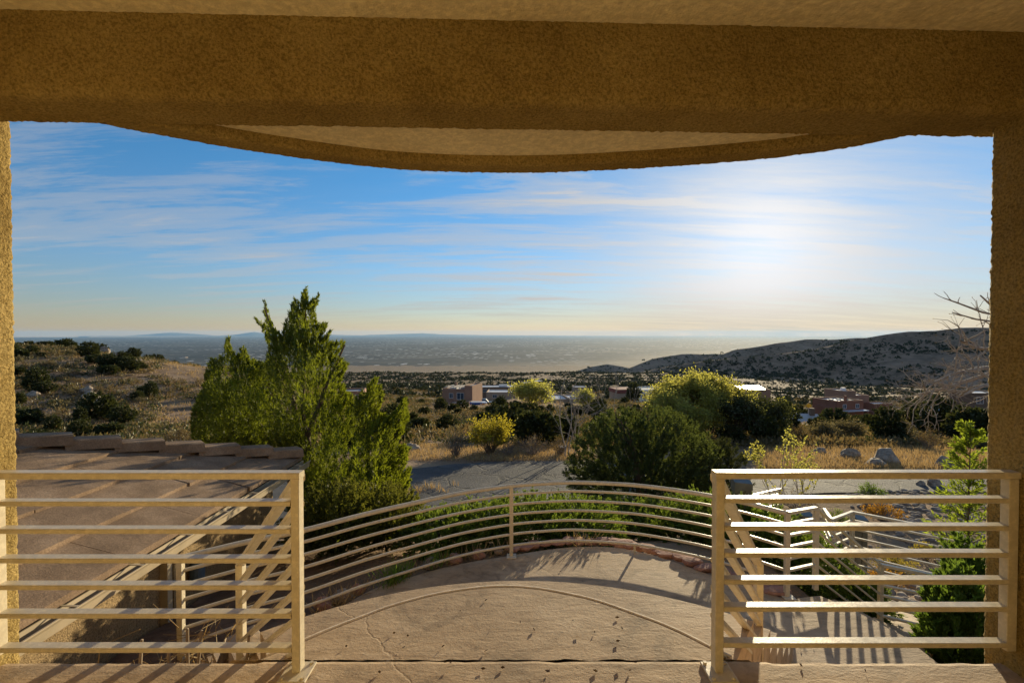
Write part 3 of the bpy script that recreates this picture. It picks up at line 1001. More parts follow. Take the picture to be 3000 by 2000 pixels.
def multi_rail(name, tops, posts, label, zoff, cap, bar, group, ends=0.0, bottom_post=None, base=True, pw=0.05):
    """tops: polyline of the top rail; zoff: drops of the lower bars; posts: list of (x, y, base_z, top_z)"""
    t_ = thing(name, (posts[0][0], posts[0][1], posts[0][2]), label, 'railing', group)
    MB().sweep(tops, cap).build('top_rail', P_, t_, smooth=len(cap) > 8)
    for dz in zoff:
        MB().sweep([(p[0], p[1], p[2] - dz) for p in tops], bar).build('rail', P_, t_, smooth=len(bar) > 8)
    for (x, y, z0, z1) in posts:
        post_part(t_, x, y, z0, z1, pw, pw, base)
    return t_


# curved railing round the landing
zt = LAND_Z + 0.95
cpx = [(528, 1625), (632, 1600), (732, 1577), (890, 1545), (1057, 1502), (1206, 1468), (1355, 1437), (1498, 1417), (1593, 1410), (1682, 1407), (1801, 1411), (1890, 1418), (2010, 1434), (2099, 1449), (2200, 1470), (2307, 1497)]
ctop = catmull([at_z(u, v, zt) for u, v in cpx], 8)
STD = [0.128, 0.258, 0.388, 0.518, 0.648, 0.795]
pz = at_z(1498, 1417, zt)
psA = at_z(2307, 1497, zt)
psB = at_z(2391, 1483, zt)
ps0 = at_z(528, 1625, zt)
cr = multi_rail('railing', ctop, [(pz[0], pz[1], LAND_Z, zt - 0.02), (ps0[0], ps0[1], LAND_Z - 0.1, zt - 0.02), (psA[0], psA[1], LAND_Z, zt - 0.02)],
                'long curved cream railing sweeping round the outer edge of the landing', STD, pipe(0.026, 12), pipe(0.0165, 10), 'railings round the landing and its stairs')
q = at_z(1860, 1412, zt)
MB().box(q[0] - 0.012, q[0] + 0.012, q[1] - 0.012, q[1] + 0.012, LAND_Z - 0.02, zt - 0.795 - 0.02).build('stub_post', P_, cr)

# two slanting railings beside the fan of steps
for sgn, xp, xq, lab in ((-1, -0.981, -1.775, 'cream railing slanting down the left side of the fan of steps'), (1, 0.942, 1.612, 'cream railing slanting down the right side of the fan of steps')):
    ztop, zb = ZL[0] - 0.02, 0.06
    dx, dy, dz = (xq - xp), 3.1 - 2.19, zb - ztop
    tops = [(xp, 2.19, ztop), (xq, 3.1, zb)]
    t_ = thing('railing', (xq, 3.1, zb - 0.95), lab, 'railing', 'railings round the landing and its stairs')
    MB().sweep(tops, rect_bev(0.055, 0.034)).build('top_rail', P_, t_)
    for d in STD[:-1] + [0.80]:
        MB().sweep([(p[0], p[1], p[2] - d) for p in tops], rect_bev(0.045, 0.026)).build('rail', P_, t_)
    post_part(t_, xq, 3.1, zb - 1.1, zb - 0.01, 0.045, 0.05, False)

# right end: short link, stair railing, then the level run beyond
B_ = psB
D1 = np.array([4.67, 6.0, -1.36])
D2 = np.array([5.6, 5.42, -1.36])
multi_rail('railing', [tuple(psA), tuple(B_)], [(B_[0], B_[1], LAND_Z, zt - 0.02)], 'short cream railing linking the curved railing to the lower stairs', STD, rect_bev(0.055, 0.034), rect_bev(0.04, 0.026), 'railings round the landing and its stairs', base=False)
multi_rail('railing', [tuple(B_), tuple(D1), tuple(D2)], [(D1[0], D1[1], -2.45, D1[2] - 0.02), (D2[0], D2[1], -2.6, D2[2] - 0.02)], 'cream stair railing dropping from the landing towards the cobble bed', STD, rect_bev(0.055, 0.034), rect_bev(0.04, 0.026), 'railings round the landing and its stairs', base=False)
E0, E1, E2 = np.array([6.1, 6.42, -1.14]), np.array([5.16, 7.2, -1.14]), np.array([4.64, 6.9, -1.14])
E3 = np.array([5.85, 8.9, -1.72])
multi_rail('railing', [tuple(E0), tuple(E1), tuple(E2)], [(p[0], p[1], T(p[0], p[1]) - 0.05, p[2] - 0.02) for p in (E1, E0)], 'cream railing with a bend beside the cobble bed and green bush', STD, rect_bev(0.05, 0.034), rect_bev(0.038, 0.026), 'railings round the landing and its stairs', base=False)
multi_rail('railing', [tuple(E2), tuple(E3)], [(E3[0], E3[1], T(E3[0], E3[1]) - 0.05, E3[2] - 0.02)], 'cream railing running down beside the lower path, behind the bent railing', STD, rect_bev(0.05, 0.034), rect_bev(0.038, 0.026), 'railings round the landing and its stairs', base=False)
zz = -2.35
G = [at_z(u, v, zz) for u, v in [(1905, 1441), (2085, 1452), (2199, 1449), (2287, 1429)]]
multi_rail('railing', [tuple(p) for p in G[:2]], [(p[0], p[1], T(p[0], p[1]) - 0.05, zz - 0.02) for p in G[:2]], 'far low cream railing seen through the curved railing beside the driveway', STD[:4], rect_bev(0.05, 0.034), rect_bev(0.038, 0.026), 'railings by the driveway', base=False)
multi_rail('railing', [tuple(p) for p in G[2:]], [(p[0], p[1], T(p[0], p[1]) - 0.05, zz - 0.02) for p in G[2:]], 'far cream railing rising to the right beside the thin yellow sapling', STD[:5], rect_bev(0.05, 0.034), rect_bev(0.038, 0.026), 'railings by the driveway', base=False)
H0, H1 = at_z(2215, 1487, -1.9), at_z(2400, 1545, -1.9)
multi_rail('railing', [tuple(H0), tuple(H1)], [(p[0], p[1], T(p[0], p[1]) - 0.05, -1.92) for p in (H0, H1)], 'cream railing beside the lower path, under the zigzag of stair railings', STD[:5], rect_bev(0.05, 0.034), rect_bev(0.038, 0.026), 'railings by the driveway', base=False)

# ------------------------------------------------------------------ path lights and small fittings
def bollard(u, v, y, wd, label):
    p = at_y(u, v, y)
    x, z1 = p[0], p[2]
    z0 = T(x, y) - 0.03
    t_ = thing('path_light', (x, y, z0), label, 'path light', 'dark metal path lights')
    for s in (-1, 1):
        MB().box(x + s * wd / 2 - 0.045, x + s * wd / 2 + 0.045, y - 0.05, y + 0.05, z0, z1 - 0.15, 0.004).build('leg', M['bollard'], t_)
    h = MB()
    h.add([(x - wd / 2 - 0.05, y - 0.07, z1 - 0.15), (x + wd / 2 + 0.05, y - 0.07, z1 - 0.15), (x + wd / 2 + 0.05, y + 0.07, z1 - 0.15), (x - wd / 2 - 0.05, y + 0.07, z1 - 0.15),
           (x - wd / 2 - 0.05, y - 0.07, z1 - 0.02), (x + wd / 2 + 0.05, y - 0.07, z1 - 0.05), (x + wd / 2 + 0.05, y + 0.07, z1), (x - wd / 2 - 0.05, y + 0.07, z1 + 0.03)],
          [(0, 3, 2, 1), (4, 5, 6, 7), (0, 1, 5, 4), (1, 2, 6, 5), (2, 3, 7, 6), (3, 0, 4, 7)])
    h.build('head', M['bollard'], t_)
    MB().box(x - 0.055, x - 0.03, y - 0.01, y + 0.01, z0, z1 - 0.15).build('rod', M['sign_yellow'], t_)


bollard(2173, 1404, 7.2, 0.17, 'tall dark metal path light with a gleaming slanted top')
bollard(2362, 1502, 8.2, 0.12, 'low dark metal path light behind the zigzag stair railings')
bollard(2520, 1512, 8.0, 0.10, 'small dark path light beside the bent railing')

# ------------------------------------------------------------------ garage on the left
GX, GY = -3.30, 7.45          # eave line and far corner
GZ = -0.40                    # top of tiles at the eave
SL = 0.33
gar = thing('garage', (-5.5, 4.5, -1.5), 'low garage with brown flat-tiled hip roof and tan stucco wall', 'garage')
MB().box(-9.0, GX - 0.30, -1.0, GY - 0.30, -1.75, GZ - 0.06).build('wall', M['garage_stucco'], gar)
MB().box(GX - 0.302, GX - 0.255, 4.98, 5.12, -1.75, GZ - 0.10).build('pilaster', M['garage_stucco'], gar)
# roof deck under the tiles
def rz(x):
    return GZ + SL * (GX - x)
xr = -9.2
MB().add([(GX, -1, GZ - 0.075), (GX, GY, GZ - 0.075), (xr, GY - (GX - xr), rz(xr) - 0.075), (xr, -1, rz(xr) - 0.075), (xr, GY, GZ - 0.075)],
         [(0, 1, 2, 3), (1, 4, 2)]).build('roof', M['roof_tile'], gar)
MB().box(xr, GX - 0.005, -1, GY - 0.005, GZ - 0.16, GZ - 0.082).build('eave_board', M['gutter'], gar)
roof = [c for c in gar.children if c.name.startswith('roof')][0]
EX = 0.50
rnd = random.Random(7)
ci = 0
while True:
    xl = GX + 0.03 - ci * EX                 # lower edge of the course
    xu = xl - EX - 0.09
    if xl < -8.2:
        break
    yy0 = -0.6 - (0.46 if ci % 2 else 0.0) + 0.1 * ((ci * 7) % 3)
    y = yy0
    while True:
        ya, yb = y + 0.003, y + 0.93 - 0.003
        y += 0.93
        lim_l = GY - (GX - xl) - 0.05
        lim_u = GY - (GX - xu) - 0.05
        if ya > lim_l - 0.05:
            break
        yb_l, yb_u = min(yb, lim_l), min(yb, lim_u)
        ya_u = min(ya, lim_u - 0.001)
        if yb_u <= ya_u:
            yb_u = ya_u + 0.002
        if yb < 1.2:
            continue
        j = rnd.uniform(-0.006, 0.006)
        jl = rnd.uniform(-0.012, 0.012)
        tk = 0.056
        zl = rz(xl) + tk * 0.9 + j
        zu = rz(xu) + 0.012 + j
        vs = [(xl + jl, ya, zl - tk), (xl + jl, yb_l, zl - tk), (xu, yb_u, zu - tk), (xu, ya_u, zu - tk),
              (xl + jl, ya, zl), (xl + jl, yb_l, zl), (xu, yb_u, zu), (xu, ya_u, zu)]
        MB().add(vs, [(0, 3, 2, 1), (4, 5, 6, 7), (0, 1, 5, 4), (1, 2, 6, 5), (2, 3, 7, 6), (3, 0, 4, 7)]).build('tile', M['roof_tile'], roof)
    ci += 1
# hip caps climbing to the left
s = 0.02
k = 0
while s < 4.6:
    L = 0.435
    def hp(ss, w_, dz):
        x = GX - 0.7071 * ss
        yv = GY - 0.7071 * ss
        return (x + w_ * 0.7071, yv - w_ * 0.7071, GZ + SL * 0.7071 * ss + dz)
    a, b = s, s + L + 0.07
    lift0, lift1 = 0.165, 0.10
    vs = []
    for ss, lf in ((a, lift0), (b, lift1)):
        vs += [hp(ss, 0.165, lf - 0.115), hp(ss, 0.135, lf - 0.012), hp(ss, 0.115, lf), hp(ss, -0.115, lf), hp(ss, -0.135, lf - 0.012), hp(ss, -0.165, lf - 0.115)]
    fs = [(i, i + 1, i + 7, i + 6) for i in range(5)] + [(0, 6, 11, 5), (5, 4, 3, 2, 1, 0), (6, 7, 8, 9, 10, 11)]
    MB().add(vs, fs).build('hip_tile', M['roof_tile'], roof)
    s += L
    k += 1
# gutter
gp = [(0, 0.0), (0.0, -0.10), (0.10, -0.10), (0.115, -0.03), (0.13, -0.005), (0.13, 0.004), (0.118, 0.004), (0.10, -0.02), (0.088, -0.088), (0.012, -0.088), (0.012, 0.0)]
gp = [(o, u - 0.02) for o, u in gp]
gut = MB().sweep([(GX + 0.0, -1.0, GZ - 0.03), (GX + 0.0, GY + 0.05, GZ - 0.03)], gp).build('gutter', M['gutter'], gar)
MB().box(GX + 0.0125, GX + 0.0875, -0.98, GY + 0.03, GZ - 0.138, GZ - 0.125).build('gutter_floor', M['gutter_in'], gut)
yk = 2.2
while yk < GY:
    MB().add([(GX + 0.006, yk, GZ - 0.03), (GX + 0.12, yk + 0.02, GZ - 0.045), (GX + 0.12, yk + 0.04, GZ - 0.045), (GX + 0.006, yk + 0.02, GZ - 0.03),
              (GX + 0.006, yk, GZ - 0.036), (GX + 0.12, yk + 0.02, GZ - 0.051), (GX + 0.12, yk + 0.04, GZ - 0.051), (GX + 0.006, yk + 0.02, GZ - 0.036)],
             [(0, 1, 2, 3), (7, 6, 5, 4), (0, 4, 5, 1), (1, 5, 6, 2), (2, 6, 7, 3), (3, 7, 4, 0)]).build('gutter_strap', M['gutter'], gut)
    yk += 0.62
# downpipe on the wall
MB().box(GX - 0.298, GX - 0.22, 4.84, 4.91, -1.7, GZ - 0.12).build('downpipe', M['gutter'], gar)
# blue-grey lantern on the wall
wl = thing('wall_lantern', (GX - 0.22, 5.3, -1.2), 'dark blue-grey canister lantern hung on the garage wall', 'lantern')
MB().cyl((GX - 0.22, 5.3, -1.22), (GX - 0.22, 5.3, -1.03), 0.075, 0.075, 14).build('body', M['bluegrey'], wl, smooth=False)
MB().cyl((GX - 0.22, 5.3, -1.03), (GX - 0.22, 5.3, -0.98), 0.075, 0.018, 14).build('cap', M['bluegrey'], wl)
MB().cyl((GX - 0.31, 5.3, -0.96), (GX - 0.21, 5.3, -0.96), 0.01, 0.01, 8).cyl((GX - 0.22, 5.3, -0.98), (GX - 0.22, 5.3, -0.95), 0.012, 0.012, 8).build('bracket', M['bluegrey'], wl)

# ------------------------------------------------------------------ stones
def stone_mesh(seed, rx, ry, rz_, rough=0.25, sub=3, flat=0.0, ncut=7):
    bm = bmesh.new()
    bmesh.ops.create_icosphere(bm, subdivisions=sub, radius=1)
    V = []
    rr_ = random.Random(int(seed * 1000))
    cuts = [(Vector((rr_.gauss(0, 1), rr_.gauss(0, 1), rr_.gauss(0, .8))).normalized(), rr_.uniform(0.72, 0.95)) for _ in range(ncut)]
    for v_ in bm.verts:
        c = v_.co.copy()
        n = mnoise.fractal(c * 1.1 + Vector((seed, seed * 2, 0)), 1.0, 2.0, 4) * rough
        n2 = mnoise.noise(c * 0.6 + Vector((seed * 3, 1, seed))) * rough
        c *= 1 + n + n2
        for cn, co_ in cuts:
            dd_ = c.dot(cn) - co_
            if dd_ > 0:
                c -= cn * dd_ * 0.85
        if flat and c.z > flat:
            c.z = flat + (c.z - flat) * 0.25
        V.append((c.x * rx, c.y * ry, c.z * rz_))
    Fs = [[q.index for q in f.verts] for f in bm.faces]
    bm.free()
    return np.array(V), Fs


def boulder(u, v, wpx, hpx, label, seed, depth=None, name='boulder'):
    p = ground_hit(u, v)
    if p is None:
        return
    sx = 0.88 * wpx * p[1] / F / 2
    sz = 0.9 * hpx * p[1] / F / 2
    Vv, Fs = stone_mesh(seed, sx * 1.12, sx * 0.9, sz * 1.55, 0.36, 4, 0.0, 11)
    o = mobj(name, Vv, Fs, M['rock'], smooth=True)
    o.location = (p[0], p[1] + sx * 0.5, p[2] + sz * 0.38)
    o.rotation_euler = (0, random.Random(seed).uniform(-0.15, 0.15), 0)
    tag(o, label, 'boulder', 'granite boulders on the slopes')
    return o


BOUL = [
    (303, 1038, 26, 30, 'upright egg-shaped boulder on the crest of the left hill'),
    (328, 1051, 30, 22, 'rounded boulder leaning beside the upright one on the left crest'),
    (254, 1051, 22, 18, 'small pale boulder on the left hill below the round crest tree'),
    (318, 1080, 34, 18, 'bluish shaded boulder on the left hill below the crest boulders'),
    (137, 1150, 24, 16, 'small tan boulder on the left hill near the pillar'),
    (90, 1160, 34, 18, 'low pale boulder on the left hill closest to the pillar'),
    (250, 1152, 58, 24, 'long humped grey boulder on the left hill'),
    (255, 1170, 62, 24, 'wide pale boulder under the long humped boulder'),
    (265, 1182, 40, 28, 'round shaded boulder in front of the wide pale boulder'),
    (405, 1060, 20, 10, 'low flat boulder right of the crest boulders'),
    (535, 1052, 26, 9, 'flat boulder on the right end of the left crest'),
    (1205, 1322, 62, 26, 'long pale boulder at the road edge beside the big juniper'),
    (2500, 1346, 56, 34, 'grey boulder with a split top in the dry grass'),
    (2610, 1362, 76, 52, 'biggest humped boulder in the dry grass across the driveway'),
    (2575, 1370, 66, 30, 'low boulder in front of the biggest humped boulder'),
    (2785, 1376, 58, 40, 'rounded boulder in the dry grass beside the right pillar'),
    (2410, 1330, 50, 18, 'low half-buried boulder at the left of the dry grass'),
    (2545, 1290, 26, 14, 'small pale boulder among the dark shrubs'),
    (2745, 1426, 42, 26, 'dark rounded boulder on the gravel beside the driveway'),
    (2700, 1422, 26, 16, 'small dark boulder next to the rounded one on the gravel'),
    (2575, 1492, 66, 30, 'flat bluish boulder in the middle of the gravel bed'),
]
for i, b in enumerate(BOUL):
    boulder(*b, seed=3.7 * i + 1)

# red flagstone edging along the outer right side of the landing
ed = thing('stone_edging', at_z(1900, 1620, LAND_Z), 'row of rough red flagstones edging the landing under the curved railing', 'edging')
ep = catmull([at_z(u, v, LAND_Z) for u, v in [(1360, 1640), (1500, 1616), (1600, 1602), (1700, 1594), (1800, 1597), (1880, 1611), (1960, 1632), (2080, 1675), (2200, 1711), (2290, 1744)]], 3)
rnd = random.Random(21)
for i, p in enumerate(ep[3:]):
    Vv, Fs = stone_mesh(40 + i * 1.3, rnd.uniform(0.10, 0.17), rnd.uniform(0.07, 0.11), rnd.uniform(0.045, 0.07), 0.3, 2, 0.4)
    an = rnd.uniform(-0.3, 0.3)
    c_, s_ = math.cos(an), math.sin(an)
    Vv = np.stack([Vv[:, 0] * c_ - Vv[:, 1] * s_, Vv[:, 0] * s_ + Vv[:, 1] * c_, Vv[:, 2]], 1)
    mobj('stone', Vv + np.array([p[0], p[1] + 0.09, LAND_Z + rnd.uniform(-0.005, 0.03)]), Fs, M['flagstone'], ed)
ed2 = thing('stone_edging', at_z(990, 1775, LAND_Z), 'scattered stones along the weedy left edge of the landing', 'edging')
for i, (u, v, sz_) in enumerate([(990, 1768, .13), (930, 1790, .10), (1040, 1745, .09), (1255, 1668, .12), (1330, 1652, .11), (1400, 1638, .10), (1460, 1630, .08), (940, 1800, .08), (1180, 1692, .09)]):
    p = at_z(u, v, LAND_Z)
    Vv, Fs = stone_mesh(80 + i * 2.1, sz_, sz_ * 0.8, sz_ * 0.7, 0.3, 2)
    mobj('stone', Vv + np.array([p[0], p[1] + 0.12, LAND_Z + 0.01]), Fs, M['flagstone' if i % 3 else 'rock'], ed2)
# slabs on the slope right of the stairs
ed3 = thing('stone_slabs', at_z(2650, 1790, -1.9), 'broken red flagstone slabs on the bank beside the stairs', 'slabs')
for i in range(26):
    u, v = rnd.uniform(2600, 2900), rnd.uniform(1730, 1880)
    p = at_z(u, v, -1.9)
    z = T(p[0], p[1])
    Vv, Fs = stone_mesh(120 + i * 1.7, rnd.uniform(0.1, 0.2), rnd.uniform(0.08, 0.14), 0.045, 0.3, 2, 0.3)
    mobj('slab', Vv + np.array([p[0], p[1], z + 0.02]), Fs, M['flagstone'], ed3)

# river cobbles: the nearest singly, the rest as one mass
cob = thing('cobble_bed', (6.6, 8.2, T(6.6, 8.2)), 'bed of pale rounded river cobbles beside the stair railing', 'cobbles')
protos = []
for i in range(5):
    Vv, Fs = stone_mesh(200 + i, 0.085, 0.06, 0.04, 0.12, 2, 0.0, 0)
    protos.append((Vv, np.array(Fs)))
cme = []
for i, (Vv, Fs) in enumerate(protos):
    me = bpy.data.meshes.new('cobble')
    me.from_pydata([tuple(p) for p in Vv], [], [tuple(int(k) for k in f) for f in Fs])
    me.polygons.foreach_set('use_smooth', [True] * len(me.polygons))
    me.materials.append(M['cobble'])
    cme.append(me)
pts = []
for i in range(2600):
    x, y = rnd.uniform(4.9, 14.5), rnd.uniform(6.6, 15.4)
    if x < 5.0 + 0.2 * (y - 6.6) + 0.8 and y > 7.4:
        continue
    d = x / y
    if not (0.7 < d < 1.02):
        continue
    if fbm(x * 0.6, y * 0.6, 5.0, 3) < -0.16:
        continue
    pts.append((y, x))
pts.sort()
V, Fc, base_ = [], [], 0
for i, (y, x) in enumerate(pts):
    z = T(x, y) + 0.015
    if i < 240:
        o = bpy.data.objects.new('cobble', cme[i % 5])
        col.objects.link(o)
        o.parent = cob
        o.location = (x - 6.6, y - 8.2, z - T(6.6, 8.2))
        o.rotation_euler = (rnd.uniform(-.3, .3), rnd.uniform(-.3, .3), rnd.uniform(0, 6.28))
        sf_ = rnd.uniform(0.7, 1.5)
        o.scale = (sf_, sf_, sf_)
    else:
        Vv, Fs = protos[i % 5]
        a = rnd.uniform(0, 6.28)
        sf_ = rnd.uniform(0.6, 1.4)
        c_, s_ = math.cos(a), math.sin(a)
        W = np.stack([(Vv[:, 0] * c_ - Vv[:, 1] * s_) * sf_ + x, (Vv[:, 0] * s_ + Vv[:, 1] * c_) * sf_ + y, Vv[:, 2] * sf_ + z], 1)
        V.append(W)
        Fc.append(Fs + base_)
        base_ += len(Vv)
tag(mobj('cobbles', np.concatenate(V), np.concatenate(Fc), M['cobble'], cob, smooth=True), kind='stuff')


# ------------------------------------------------------------------ plants
def unit(a):
    return a / np.maximum(1e-9, np.linalg.norm(a, axis=-1, keepdims=True))


def leaves(pos, dirs, ln, wd, rng):
    """diamond-shaped leaf faces: arrays of base points, directions, lengths, widths"""
    n = len(pos)
    r = rng.normal(size=(n, 3))
    side = unit(np.cross(dirs, r))
    ln = np.broadcast_to(ln, (n,))[:, None]
    wd = np.broadcast_to(wd, (n,))[:, None]
    mid = pos + dirs * ln * 0.45
    V = np.stack([pos, mid + side * wd * 0.5, pos + dirs * ln, mid - side * wd * 0.5], axis=1).reshape(-1, 3)
    return V, np.arange(n * 4).reshape(n, 4)


def sprays(base, dirs, length, per, ln, wd, spread, rng, droop=0.0):
    """leafy twigs: each axis carries leaves that point along it and outward"""
    n = len(base)
    length = np.broadcast_to(length, (n,))
    k = np.repeat(np.arange(n), per)
    t_ = rng.random(n * per) ** 0.8
    ax = dirs[k]
    pos = base[k] + ax * (t_ * length[k])[:, None]
    pos[:, 2] -= droop * (t_ * length[k]) ** 2
    o = unit(np.cross(ax, rng.normal(size=(n * per, 3))))
    pos = pos + o * (0.10 * length[k] * (1 - t_ * 0.85) * rng.random(n * per))[:, None]
    dd = unit(ax + o * spread * (0.5 + rng.random(n * per))[:, None])
    return leaves(pos, dd, ln * (0.6 + 0.8 * rng.random(n * per)), wd * (0.7 + 0.6 * rng.random(n * per)), rng)


def segs(S, k=4):
    """tapered twigs from rows (x0,y0,z0,x1,y1,z1,r0,r1)"""
    S = np.asarray(S, float)
    p0, p1, r0, r1 = S[:, :3], S[:, 3:6], S[:, 6], S[:, 7]
    d = unit(p1 - p0)
    ref = np.where(np.abs(d[:, 2:3]) > 0.9, np.array([[1., 0, 0]]), np.array([[0, 0, 1.]]))
    a = unit(np.cross(d, ref))
    b = np.cross(d, a)
    n = len(S)
    V = np.zeros((n, 2 * k, 3))
    for j in range(k):
        an = 2 * math.pi * j / k
        off = a * math.cos(an) + b * math.sin(an)
        V[:, j] = p0 + off * r0[:, None]
        V[:, k + j] = p1 + off * r1[:, None]
    base = np.array([(j, (j + 1) % k, k + (j + 1) % k, k + j) for j in range(k)])
    Fq = (base[None] + (np.arange(n) * 2 * k)[:, None, None]).reshape(-1, 4)
    return V.reshape(-1, 3), Fq


def skeleton(p, d, L, r, depth, rnd, out_, tips, split=(2, 4), bend=0.35, shrink=(0.62, 0.82), up=0.05, nseg=3, gnarl=0.16):
    p = np.array(p, float)
    d = np.array(d, float)
    for i in range(nseg):
        d = d + np.array([rnd.gauss(0, gnarl), rnd.gauss(0, gnarl), rnd.gauss(0, gnarl) + up])
        d /= np.linalg.norm(d)
        q = p + d * L / nseg
        ra, rb = r * (1 - 0.42 * i / nseg), r * (1 - 0.42 * (i + 1) / nseg)
        out_.append((*p, *q, ra, rb))
        p = q
        if depth > 0 and i > 0 and rnd.random() < 0.6:
            e = d + np.array([rnd.gauss(0, bend), rnd.gauss(0, bend), rnd.gauss(0, bend)]) * 1.6
            e /= np.linalg.norm(e)
            skeleton(p, e, L * rnd.uniform(*shrink) * 0.8, rb * 0.6, depth - 1, rnd, out_, tips, split, bend, shrink, up, nseg, gnarl)
    if depth <= 0:
        tips.append((*p, *d))
        return
    for _ in range(rnd.randint(*split)):
        e = d + np.array([rnd.gauss(0, bend), rnd.gauss(0, bend), rnd.gauss(0, bend)]) * 1.5
        e /= np.linalg.norm(e)
        skeleton(p, e, L * rnd.uniform(*shrink), r * 0.55, depth - 1, rnd, out_, tips, split, bend, shrink, up, nseg, gnarl)


def plant(name, loc, label, cat, group=None, crown=None, cmat=None, wood=None, wmat=None, crown_name='crown', wood_name='trunk'):
    t_ = thing(name, loc, label, cat, group)
    if wood is not None:
        mobj(wood_name, wood[0], wood[1], wmat or M['bark'], t_, local=True, smooth=True)
    if crown is not None:
        mobj(crown_name, crown[0], crown[1], cmat, t_, local=True)
    return t_


# ---- the big juniper in front of the garage
def big_juniper():
    rng = np.random.default_rng(5)
    Y0 = 9.3
    base = at_y(945, 1700, Y0)
    gz = T(base[0], Y0)
    # its outline as seen from the porch; the crown is given its own depth below
    O = np.array([(565, 1290), (558, 1235), (572, 1185), (596, 1130), (606, 1085), (622, 1048), (640, 1060), (655, 1030), (669, 983), (680, 1030), (698, 1045), (712, 1012), (728, 1048),
                  (752, 1062), (778, 1060), (790, 1015), (772, 968), (742, 928), (780, 955), (774, 882), (800, 955), (828, 985), (838, 935), (852, 905), (866, 872), (880, 895), (893, 842), (904, 890),
                  (934, 866), (922, 920), (930, 955), (960, 948), (938, 995), (972, 966), (957, 1005), (1012, 1004), (982, 1045), (1018, 1068), (1000, 1110), (1010, 1150), (1045, 1165),
                  (1100, 1105), (1120, 1160), (1108, 1210), (1140, 1225), (1185, 1168), (1194, 1230), (1164, 1295), (1198, 1318), (1180, 1385), (1204, 1366), (1194, 1445), (1170, 1485), (1180, 1540),
                  (1140, 1620), (1060, 1690), (960, 1720), (890, 1720), (872, 1600), (866, 1420), (860, 1310), (760, 1300), (640, 1300)], float)
    P0, P1 = O, np.roll(O, -1, axis=0)
    vv = np.array([850, 1000, 1200, 1500, 1720], float)
    uu = np.array([893, 898, 885, 965, 990], float)

    def inside(u, v):
        c = (P0[:, 1] > v) != (P1[:, 1] > v)
        xx = P0[:, 0] + (v - P0[:, 1]) * (P1[:, 0] - P0[:, 0]) / np.where(P1[:, 1] == P0[:, 1], 1e-9, P1[:, 1] - P0[:, 1])
        return int(np.sum(c & (u < xx))) % 2 == 1

    def edge_dist(u, v):
        d = P1 - P0
        t0 = np.clip(((u - P0[:, 0]) * d[:, 0] + (v - P0[:, 1]) * d[:, 1]) / np.maximum(1e-9, (d ** 2).sum(1)), 0, 1)
        q_ = P0 + d * t0[:, None]
        return float(np.sqrt(((q_ - np.array([u, v])) ** 2).sum(1)).min())

    B, D, L = [], [], []
    while len(B) < 7600:
        u, v = rng.uniform(555, 1208), rng.uniform(842, 1720)
        if not inside(u, v):
            continue
        e = edge_dist(u, v)
        if fbm(u * 0.016, v * 0.011, 3.3, 3) < -0.11 and e > 12 and rng.random() < 0.68:
            continue
        em = e * Y0 / F
        yo = rng.normal() * min(0.95, 0.10 + 0.95 * em)
        ax = np.interp(v, vv, uu)
        if u < 790 and v > 960:
            ax = 690 + 0.35 * (u - 690)
        if u > 1030:
            ax = 1030
        sx = np.clip((u - ax) / 130.0, -1.1, 1.1)
        ln_ = min(rng.uniform(0.16, 0.46), 0.10 + 1.6 * em)
        dd = np.array([0.62 * sx, 0.45 * np.sign(yo) * min(1, abs(yo)), 1.0]) + rng.normal(size=3) * 0.26
        dd /= np.linalg.norm(dd)
        c = at_y(u, v, Y0 + yo + (0.45 if u < 790 else (-0.4 if u > 1040 else 0)))
        B.append(c - dd * ln_ * 0.75)
        D.append(dd)
        L.append(ln_)
    B, D, L = np.array(B), np.array(D), np.array(L)
    V, Fq = sprays(B, D, L, 30, 0.066, 0.0135, 0.42, rng)
    lobes = [([(893, 860), (898, 1000), (885, 1200), (930, 1420), (950, 1600)], 0, 0, 0), ([(671, 1000), (700, 1120), (800, 1320), (930, 1560)], 0, 0.45, 0),
             ([(1100, 1130), (1060, 1280), (1000, 1450), (960, 1600)], 0, -0.4, 0), ([(1183, 1190), (1120, 1380), (1020, 1540)], 0, -0.5, 0), ([(775, 900), (810, 1010), (860, 1180), (920, 1420)], 0, 0.1, 0), ([(1010, 1010), (960, 1120), (900, 1280)], 0, -0.1, 0)]
    loc = np.array([base[0], Y0, gz])
    t_ = thing('juniper_tree', loc, 'tall yellow-green juniper with spiky tips beside the garage roof', 'juniper')
    S = []
    rnd = random.Random(4)
    for ax, hw, dy, n in lobes:
        pr = None
        ex = [(945, 1700)] if pr is None else []
        pts_ = [at_y(u, v, Y0 + dy) for u, v in ax[::-1]]
        pts_ = [loc + np.array([rnd.uniform(-.1, .1), 0, -0.05])] + pts_
        for i in range(len(pts_) - 1):
            r0 = 0.075 * (1 - i / len(pts_)) ** 1.3 + 0.004
            r1 = 0.075 * (1 - (i + 1) / len(pts_)) ** 1.3 + 0.003
            S.append((*pts_[i], *pts_[i + 1], r0, r1))
    Vs, Fs = segs(S, 8)
    mobj('trunk', Vs, Fs, M['bark'], t_, smooth=True)
    mobj('crown', V, Fq, M['juniper'], t_)


big_juniper()


